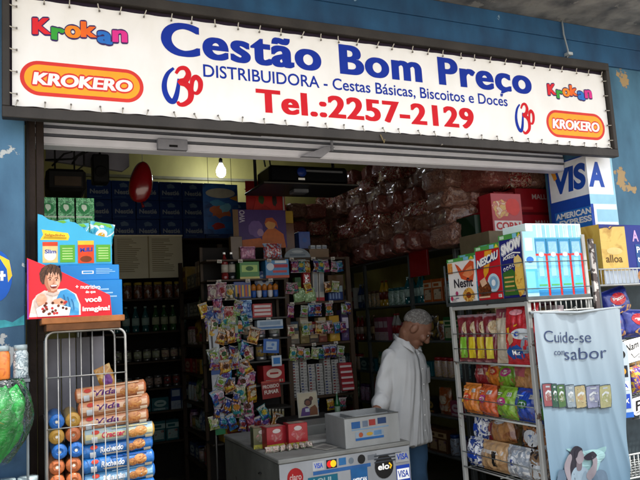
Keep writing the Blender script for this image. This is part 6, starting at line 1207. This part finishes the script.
for j in range(7):
    for i in range(13):
        y = 4.40+.222*i; z = 2.121+.146*j
        if y < 4.75 and j > 4: continue
        o = inst(BM[(i*3+j*2) % 6], 'wrapped_bundle', f'clear wrapped bundle of packets, {ORD[6-j]} row down, {ORD[12-i]} from the far end, above the right shelving', 'bundle', (RWX-.1+RN.uniform(-.09, .09)+.02*j, y+(.14 if j % 2 else 0), z), -math.pi/2+RN.uniform(-.4, .4), 'film wrapped bundles stacked above the right wall shelving'); o['label'] = f'film wrapped bundle on the right shelving, {ORD[6-j]} row down, {ORD[12-i]} from the far end'
shelving('high_shelf', 'dark high shelf at the back right carrying reddish bundles', 2.42, 3.16, 6.7, 7.1, [2.12], 2.12, WOODD)
for j in range(4):
    for i in range(3): inst(BM[(i+j*2+1) % 6], 'wrapped_bundle', f'reddish wrapped bundle at the back right, {ORD[3-j]} row down, {ORD[i]} from the left', 'bundle', (2.56+.24*i, 6.72, 2.121+.19*j), RN.uniform(-.15, .15), 'film wrapped bundles on the back right shelf')
for j, z in enumerate((.5, .9, 1.3, 1.7)):
    pass
shelving('end_shelving', 'dim shelving on the back wall behind the man', 2.42, 3.16, 6.75, 7.1, [.5, .9, 1.3, 1.7], 2.0, WOODD)
for j, z in enumerate((1.7, 1.3, .9, .5)): run((2.46, 6.76, 0), (3.12, 6.76, 0), z, 0, ['carton', 'bag', 'jar', 'bottle'], f'the {ORD[j]} shelf of the end unit', 'goods on the end shelving', .38, 500+j)
# red cartons on a shelf just inside the right pillar
es = shelving('entrance_shelf', 'steel shelf just inside the right pillar carrying red cartons', 3.02, 3.66, 3.76, 4.2, [1.0, 1.5, 2.04], 2.04, UPR, .018)
RC = mat('#b01824', .36, .1, 10, coat=.25)
def redbox(w, d, h, txt=None, pat=None): return carton(w, d, h, RC, ([('rect', .04, .05, .96, .95, pat)] if pat else [('rect', 0, .0, 1, .1, mat('#7a1018', .4)), ('rect', .1, .2, .5, .3, mat('#d84a4a', .4))]) + ([('text', txt, .5, .95, .6, .78, mat('#e0c4c0', .4), dict(bold=.02))] if txt else []), left=[('rect', .05, .05, .95, .95, mat('#a01420', .4, .15))])
for (x, y, z, w_, h_, txt, pat, lab) in ((3.49, 3.8, 2.041, .3, .2, 'MALL', None, 'lower of two red cartons with pale lettering by the right pillar'), (3.49, 3.81, 2.242, .3, .2, 'MALL', None, 'upper of two red cartons with pale lettering by the right pillar'), (3.235, 3.82, 2.242, .18, .17, None, pic(['#b01824', '#c84a40', '#8a3a2a', '#5a7a3a'], 30), 'red patterned carton on top of the plain red one inside the doorway'), (3.235, 3.82, 2.041, .2, .2, None, pic(['#b01824', '#98141c', '#d05050'], 16), 'plain red carton with faint print under the patterned one'), (3.07, 3.79, 2.041, .12, .22, None, pic(['#b8304a', '#d06a7a', '#a0203a'], 34), 'pinkish red carton at the left end of the red pile')):
    o = redbox(w_, .26, h_, txt, pat).build('red_carton', loc=(x, y, z), rz=rad(-2)); tag(o, lab, 'carton', 'red cartons inside the right pillar')
o = carton(.05, .22, .2, mat('#16381f', .4, .15)).build('carton', loc=(2.955+.02, 3.83, 2.041), rz=0); o.location.x = 2.985; tag(o, 'narrow dark green carton at the left of the red cartons', 'carton')
o = carton(.24, .12, .25, RC, [('poly', blob(.3, .6, .26, .24, 18, .2, 2), pic(['#5a7a2a', '#d8a83a', '#b8301e', '#e8d8b0'], 24)), ('poly', blob(.7, .66, .24, .22, 18, .1, 3), mat('#d83a32', .4)), ('rect', .05, .04, .95, .3, mat('#e6dcd8', .4)), ('text', 'CORN', .1, .9, .08, .25, mat('#c01f2a', .4), dict(bold=.04))]).build('corn_box', loc=(2.81, 3.30, TZ+.42)); tag(o, 'red and white corn box standing high behind the cereal boxes', 'box')
o = carton(.4, .3, .415, mat('#7a6a50', .6)).build('carton', loc=(2.74, 3.12+.1, TZ)); o.location = (2.77, 3.2, TZ); tag(o, 'plain brown carton hidden under the corn box on the rack', 'carton')
for j, z in enumerate((1.5, 1.0)): run((3.04, 3.78, 0), (3.62, 3.78, 0), z, 0, ['carton', 'bag'], f'the {ORD[j+1]} shelf of the entrance unit', 'goods on the entrance shelf', .4, 600+j)

DARK[0] = 1.

DARK[0] = min(1, INNER_SHADE*2.0)
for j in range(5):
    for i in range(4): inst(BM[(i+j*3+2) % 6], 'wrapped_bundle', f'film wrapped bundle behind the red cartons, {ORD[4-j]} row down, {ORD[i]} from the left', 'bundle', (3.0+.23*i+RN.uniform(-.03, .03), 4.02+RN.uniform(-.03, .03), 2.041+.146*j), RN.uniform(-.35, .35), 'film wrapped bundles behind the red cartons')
for j in range(2):
    for i in range(3): inst(BM[(i+j*2) % 6], 'wrapped_bundle', f'film wrapped bundle lying on the red cartons, {ORD[1-j]} row down, {ORD[i]} from the left', 'bundle', (3.2+.17*i, 3.79, 2.444+.148*j), RN.uniform(-.35, .35), 'film wrapped bundles lying on the red cartons')
DARK[0] = 1.
DARK[0] = .72
# ------------------------------------------------------------------ the man behind the counter
def ellip(mb, c, r, m, M=None, nu=18, nv=12):
    c = Vector(c)
    def f(u, v):
        a, t = 2*math.pi*u, math.pi*v; p = Vector((r[0]*math.sin(t)*math.cos(a), r[1]*math.sin(t)*math.sin(a), r[2]*math.cos(t)))
        return c + (M @ p if M else p)
    V = [f(0, 0)]; F = []
    for j in range(1, nv):
        for i in range(nu): V.append(f(i/nu, j/nv))
    V.append(f(0, 1))
    for i in range(nu): F.append((0, 1+i, 1+(i+1) % nu))
    for j in range(nv-2):
        for i in range(nu): a = 1+j*nu+i; b = 1+j*nu+(i+1) % nu; F.append((a, a+nu, b+nu, b))
    o = 1+(nv-2)*nu
    for i in range(nu): F.append((o+i, len(V)-1, o+(i+1) % nu))
    mb.add(V, F, m, True)
def limb(mb, pts, rs, m, n=14):
    P = []; Rr = []
    for i in range(len(pts)-1):
        for k in range(6): t = k/6; P.append(Vector(pts[i]).lerp(Vector(pts[i+1]), t)); Rr.append(rs[i]+(rs[i+1]-rs[i])*t)
    P.append(Vector(pts[-1])); Rr.append(rs[-1]); mb.tube(P, Rr, m, n)
    for p, r in zip(pts, rs): ellip(mb, p, (r, r, r), m, None, 12, 8)
def remesh(mb, vox, smooth, deform=None):
    me = mb.mesh('t'); o = bpy.data.objects.new('t', me); COL.objects.link(o)
    r = o.modifiers.new('r', 'REMESH'); r.mode = 'VOXEL'; r.voxel_size = vox; r.use_smooth_shade = True
    s = o.modifiers.new('s', 'SMOOTH'); s.iterations = smooth; s.factor = .5
    dg = bpy.context.evaluated_depsgraph_get(); m2 = bpy.data.meshes.new_from_object(o.evaluated_get(dg))
    mats = mb.mats; bpy.data.objects.remove(o); bpy.data.meshes.remove(me)
    if deform:
        N = [v.normal.copy() for v in m2.vertices]
        for v, nn in zip(m2.vertices, N): v.co = deform(v.co.copy(), nn)
    m2.materials.clear(); m2.materials.append(mats[0]); m2.update()
    for p in m2.polygons: p.use_smooth = True; p.material_index = 0
    return m2
SK = pic(['#6e4a38', '#7d5643', '#86604c'], 14, rough=.5, coat=0); HAIRG = pic(['#5a4a42', '#5e5b57', '#787570', '#8a8782'], 55, rough=.85, coat=0, bump=.4); SHIRT = mat('#bfc1c1', .8, .05, 8); TROU = mat('#3a5876', .85, .12, 10, bump=.15, bscale=300); SHOE = mat('#241c18', .4)
man = empty('person', 'grey haired man in a loose white shirt and blue trousers looking down behind the counter', 'person', (2.335, 4.03, .006), rad(24))
def mpart(me, name, par=man):
    o = bpy.data.objects.new(name, me); COL.objects.link(o); o.parent = par; return o
Mh = Matrix.Rotation(rad(34), 3, 'Z') @ Matrix.Rotation(rad(42), 3, 'X')
HC = Vector((.012, -.105, 1.468))
def H(x, y, z): return HC + Mh @ Vector((x, y, z))
mb = MB()
# head and face
ellip(mb, HC, (.074, .096, .11), SK, Mh, 24, 18); ellip(mb, H(0, .022, .03), (.077, .085, .085), SK, Mh)
ellip(mb, H(0, -.05, -.07), (.05, .045, .045), SK, Mh); ellip(mb, H(0, -.078, -.098), (.024, .02, .02), SK, Mh)      # jaw, chin
ellip(mb, H(0, -.104, -.022), (.015, .024, .02), SK, Mh); limb(mb, [H(0, -.092, .018), H(0, -.112, -.02)], [.009, .013], SK)       # nose
ellip(mb, H(0, -.085, .03), (.05, .018, .014), SK, Mh); ellip(mb, H(0, -.094, -.06), (.024, .011, .011), SK, Mh)   # brow, lips
for s in (-1, 1):
    ellip(mb, H(s*.045, -.072, -.02), (.024, .024, .024), SK, Mh); ellip(mb, H(s*.078, .012, -.012), (.011, .022, .034), SK, Mh); ellip(mb, H(s*.083, .018, -.008), (.008, .012, .02), SK, Mh)
limb(mb, [(0, .01, 1.28), (0, -.02, 1.37), H(0, .03, -.06)], [.05, .054, .055], SK)
limb(mb, [(0, 0, .9), (0, .01, 1.1), (0, .01, 1.24)], [.11, .09, .09], SK)
AR = {}
for s in (-1, 1):
    sh = (s*.16, .01, 1.285); el = (s*.222, .02 if s < 0 else .06, 1.03); wr = (-.42, -.04, .905) if s < 0 else (.1, .17, .84)
    limb(mb, [sh, el, wr], [.034, .036, .028], SK); AR[s] = (sh, el, wr)
    d = (Vector(wr)-Vector(el)).normalized(); side = Vector((0, 0, 1)).cross(d).normalized()*(-1); up = d.cross(side).normalized()
    pc = Vector(wr)+d*.05
    Mp = Matrix((side, d, side.cross(d))).transposed(); ellip(mb, pc, (.045, .055, .017), SK, Mp, 14, 10)
    for k, (off, ln) in enumerate(((-.036, .06), (-.012, .074), (.012, .07), (.036, .053))):
        b0 = pc+d*.045+side*off; b1 = b0+d*ln*.5-Vector((0, 0, .008)); b2 = b1+d*ln*.42-Vector((0, 0, .022)); limb(mb, [b0, b1, b2], [.0088, .0082, .007], SK, 8)
    tb_ = pc-d*.02+side*(.034*s); limb(mb, [tb_, tb_+d*.035+side*(.022*s), tb_+d*.06+side*(.02*s)-Vector((0, 0, .012))], [.012, .011, .009], SK, 8)
for s in (-1, 1): limb(mb, [(s*.09, .01, .84), (s*.1, -.01, .46), (s*.105, .03, .09), (s*.11, -.09, .045)], [.085, .055, .038, .03], SK)
body = mpart(remesh(mb, .0048, 4), 'body')
# hair: short grey cap with a high forehead
mb = MB()
def hf(u, v):
    a = 2*math.pi*u; fr = .5+.5*math.cos(a+math.pi/2)          # 1 at the front (-Y)
    lim = math.pi*(.60-.36*fr**1.2+.05*noise.noise(Vector((math.cos(a)*9, math.sin(a)*7, 1)))-.10*max(0, 1-abs(abs(math.sin(a/2+math.pi/4))-.7)*6)*0); t = lim*v; r = 1.0+.02*noise.noise(Vector((math.cos(a)*4, math.sin(a)*4, t*5)))
    r *= 1-.09*max(0, v-.8)/.2
    return H(.0835*r*math.sin(t)*math.cos(a), .014+.104*r*math.sin(t)*math.sin(a), .016+.112*r*math.cos(t))
mb.grid(hf, 48, 20, HAIRG); mb.build('hair', man)
for s in (-1, 1):
    mb = MB(); ellip(mb, H(s*.03, -.0885, .012), (.011, .005, .006), mat('#a8a49c', .4), Mh, 10, 8); ellip(mb, H(s*.03, -.0935, .011), (.005, .003, .005), BLACK, Mh, 8, 6); mb.build('eye', man)
    mb = MB(); limb(mb, [H(s*.014, -.104, .036), H(s*.032, -.102, .042), H(s*.05, -.088, .036)], [.004, .005, .003], mat('#77736c', .8), 6); mb.build('eyebrow', man)
mb = MB(); limb(mb, [H(-.02, -.1035, -.06), H(0, -.1065, -.0615), H(.02, -.1035, -.06)], [.0015, .0022, .0015], mat('#5a2f26', .6), 6); mb.build('mouth', man)
# shirt
mb = MB()
secs = [(.70, .198, .145, .0), (.80, .194, .142, 0), (.92, .188, .136, -.005), (1.05, .182, .13, -.01), (1.17, .184, .126, -.012), (1.26, .176, .114, -.008), (1.325, .132, .094, -.002), (1.36, .096, .08, -.008), (1.39, .073, .072, -.02)]
def lerp_s(z):
    for i in range(len(secs)-1):
        if z <= secs[i+1][0]:
            t = (z-secs[i][0])/(secs[i+1][0]-secs[i][0]); t = t*t*(3-2*t)*.4+t*.6; return [secs[i][k]+(secs[i+1][k]-secs[i][k])*t for k in range(4)]
    return secs[-1]
nz = 40; nu = 40; V = []; F = []
for j in range(nz+1):
    z = .70+(1.39-.70)*j/nz; q = lerp_s(z)
    for i in range(nu):
        a = 2*math.pi*i/nu; ca, sa = math.cos(a), math.sin(a); e = .85
        hem = .035*math.cos(2*a)*max(0, 1-j/6)
        V.append((q[1]*math.copysign(abs(ca)**e, ca), q[3]+q[2]*math.copysign(abs(sa)**e, sa), z-hem*.6))
for j in range(nz):
    for i in range(nu): F.append((j*nu+i, j*nu+(i+1) % nu, (j+1)*nu+(i+1) % nu, (j+1)*nu+i))
F.append(tuple(range(nu))[::-1]); F.append(tuple(nz*nu+i for i in range(nu))); mb.add(V, F, SHIRT, True)
for s in (-1, 1):
    sh, el, wr = [Vector(p) for p in AR[s]]; e2 = el+(wr-el)*.26
    limb(mb, [sh+Vector((-s*.01, 0, -.002)), sh.lerp(el, .5)+Vector((s*.006, 0, 0)), el+Vector((s*.004, 0, -.01)), e2], [.058, .056, .058, .064], SHIRT)
def fold(p, n):
    an = math.atan2(p.y, p.x); sl = min(1, max(0, (abs(p.x)-.165)/.04))*(1 if p.z > .93 else 0)
    k = .008*noise.noise(Vector((p.x*6, p.y*6, p.z*2.2)))
    low = max(0, min(1, (1.3-p.z)*3))
    rd = lambda v: (1-abs(noise.noise(v))*3.2)
    q1 = Vector((an*2.6+p.z*2.2*(1 if p.x > 0 else -1), p.z*.9, 3)); k += .011*rd(q1)*low*(1-sl)
    q2 = Vector((an*5.2-p.z*3.0, p.z*1.2, 9)); k += .005*rd(q2)*low*(1-sl)
    q3 = Vector((p.y*9, p.z*11+p.y*8, 5)); k += .008*rd(q3)*sl
    return p+n*max(-.012, min(.016, k-.003))
shirt = mpart(remesh(mb, .007, 2, fold), 'shirt')
def onshirt(x, z):   # front surface of the shirt
    q = lerp_s(z); c = max(-1, min(1, x/q[1])); return Vector((x, q[3]-q[2]*(1-abs(c)**(2/.85))**(.85/2)-.011, z))
mb = MB()
for (x0, x1, z0, z1, nm) in ((-.014, .018, .74, 1.33, 'placket'),): mb.grid(lambda u, v: onshirt(x0+(x1-x0)*u, z0+(z1-z0)*v)+Vector((0, -.003-.002*math.sin(v*30), 0)), 3, 40, SHIRT)
mb.build('placket', man)
mb = MB(); mb.grid(lambda u, v: onshirt(.055+.09*u, 1.10+.1*v)+Vector((0, -.004, 0)), 6, 6, SHIRT); mb.build('pocket', man)
for k in range(6):
    z = .8+.1*k; p = onshirt(.002, z); mb = MB(); mb.lathe([(.005, 0), (.005, -.002), (.001, -.0025)], WHITE, 8, (p.x, p.y-.006, p.z), 'y'); mb.build('button', man)
for s in (-1, 1):    # open collar leaves
    mb = MB(); P0 = [(s*.012, -.085, 1.325), (s*.05, -.1, 1.31), (s*.085, -.05, 1.35), (s*.08, .02, 1.38), (s*.03, .075, 1.4), (0, .082, 1.402)]; P1 = [(s*.02, -.062, 1.36), (s*.052, -.058, 1.375), (s*.068, -.03, 1.395), (s*.066, .02, 1.41), (s*.03, .066, 1.425), (0, .072, 1.427)]
    def cf(u, v):
        t = u*(len(P0)-1); i = min(int(t), len(P0)-2); f = t-i; a = Vector(P0[i]).lerp(Vector(P0[i+1]), f); b = Vector(P1[i]).lerp(Vector(P1[i+1]), f); return a.lerp(b, v)+Vector((0, -.02, .006*math.sin(v*math.pi)))
    mb.grid(cf, 20, 4, SHIRT); mb.build('collar', man)
# trousers, belt line hidden by the shirt
mb = MB(); ellip(mb, (0, .01, .83), (.172, .125, .13), TROU)
for s in (-1, 1): limb(mb, [(s*.088, .01, .82), (s*.1, -.008, .47), (s*.106, .025, .08)], [.108, .082, .075], TROU)
mpart(remesh(mb, .01, 3, lambda p, n: p+n*(.008*(1-abs(noise.noise(Vector((p.x*7, p.y*7, p.z*9))))*2)-.003)), 'trousers')
for s in (-1, 1):
    mb = MB(); limb(mb, [(s*.107, .05, .045), (s*.11, -.06, .042), (s*.115, -.16, .032)], [.044, .046, .032], SHOE); mpart(remesh(mb, .01, 2, lambda p, n: Vector((p.x, p.y, max(p.z, .001)))), 'shoe')

DARK[0] = 1.
man.rotation_euler = (rad(3.5), 0, rad(24)); man.scale = (1.0, 1.0, 1.0)
# ------------------------------------------------------------------ daylight
w = bpy.data.worlds.new('World'); sc.world = w; w.use_nodes = True; nt = w.node_tree
sky = nt.nodes.new('ShaderNodeTexSky'); sky.sky_type = 'NISHITA'; sky.sun_disc = False
SUN_EL, SUN_AZ = rad(66), rad(150)     # azimuth measured clockwise from +Y (into the shop); 180 = straight from the street
sky.sun_elevation = SUN_EL; sky.sun_rotation = SUN_AZ; sky.air_density = 1.; sky.dust_density = 3.
bg = nt.nodes['Background']; bg.inputs['Strength'].default_value = SKY_STRENGTH
hs = nt.nodes.new('ShaderNodeHueSaturation'); hs.inputs['Saturation'].default_value = .35
nt.links.new(sky.outputs[0], hs.inputs['Color']); nt.links.new(hs.outputs[0], bg.inputs['Color'])
sl = bpy.data.lights.new('sun', 'SUN'); sl.energy = SUN_STRENGTH; sl.angle = rad(.55); sl.color = (1, .95, .87)
so = bpy.data.objects.new('sun', sl); COL.objects.link(so); so.location = (3, -5, 10)
d = Vector((math.sin(SUN_AZ)*math.cos(SUN_EL), math.cos(SUN_AZ)*math.cos(SUN_EL), math.sin(SUN_EL)))
so.rotation_euler = d.to_track_quat('Z', 'Y').to_euler()
sc.cycles.max_bounces = 8; sc.cycles.diffuse_bounces = 4; sc.cycles.caustics_reflective = False; sc.cycles.caustics_refractive = False
sc.cycles.use_denoising = True; sc.cycles.sample_clamp_indirect = 4
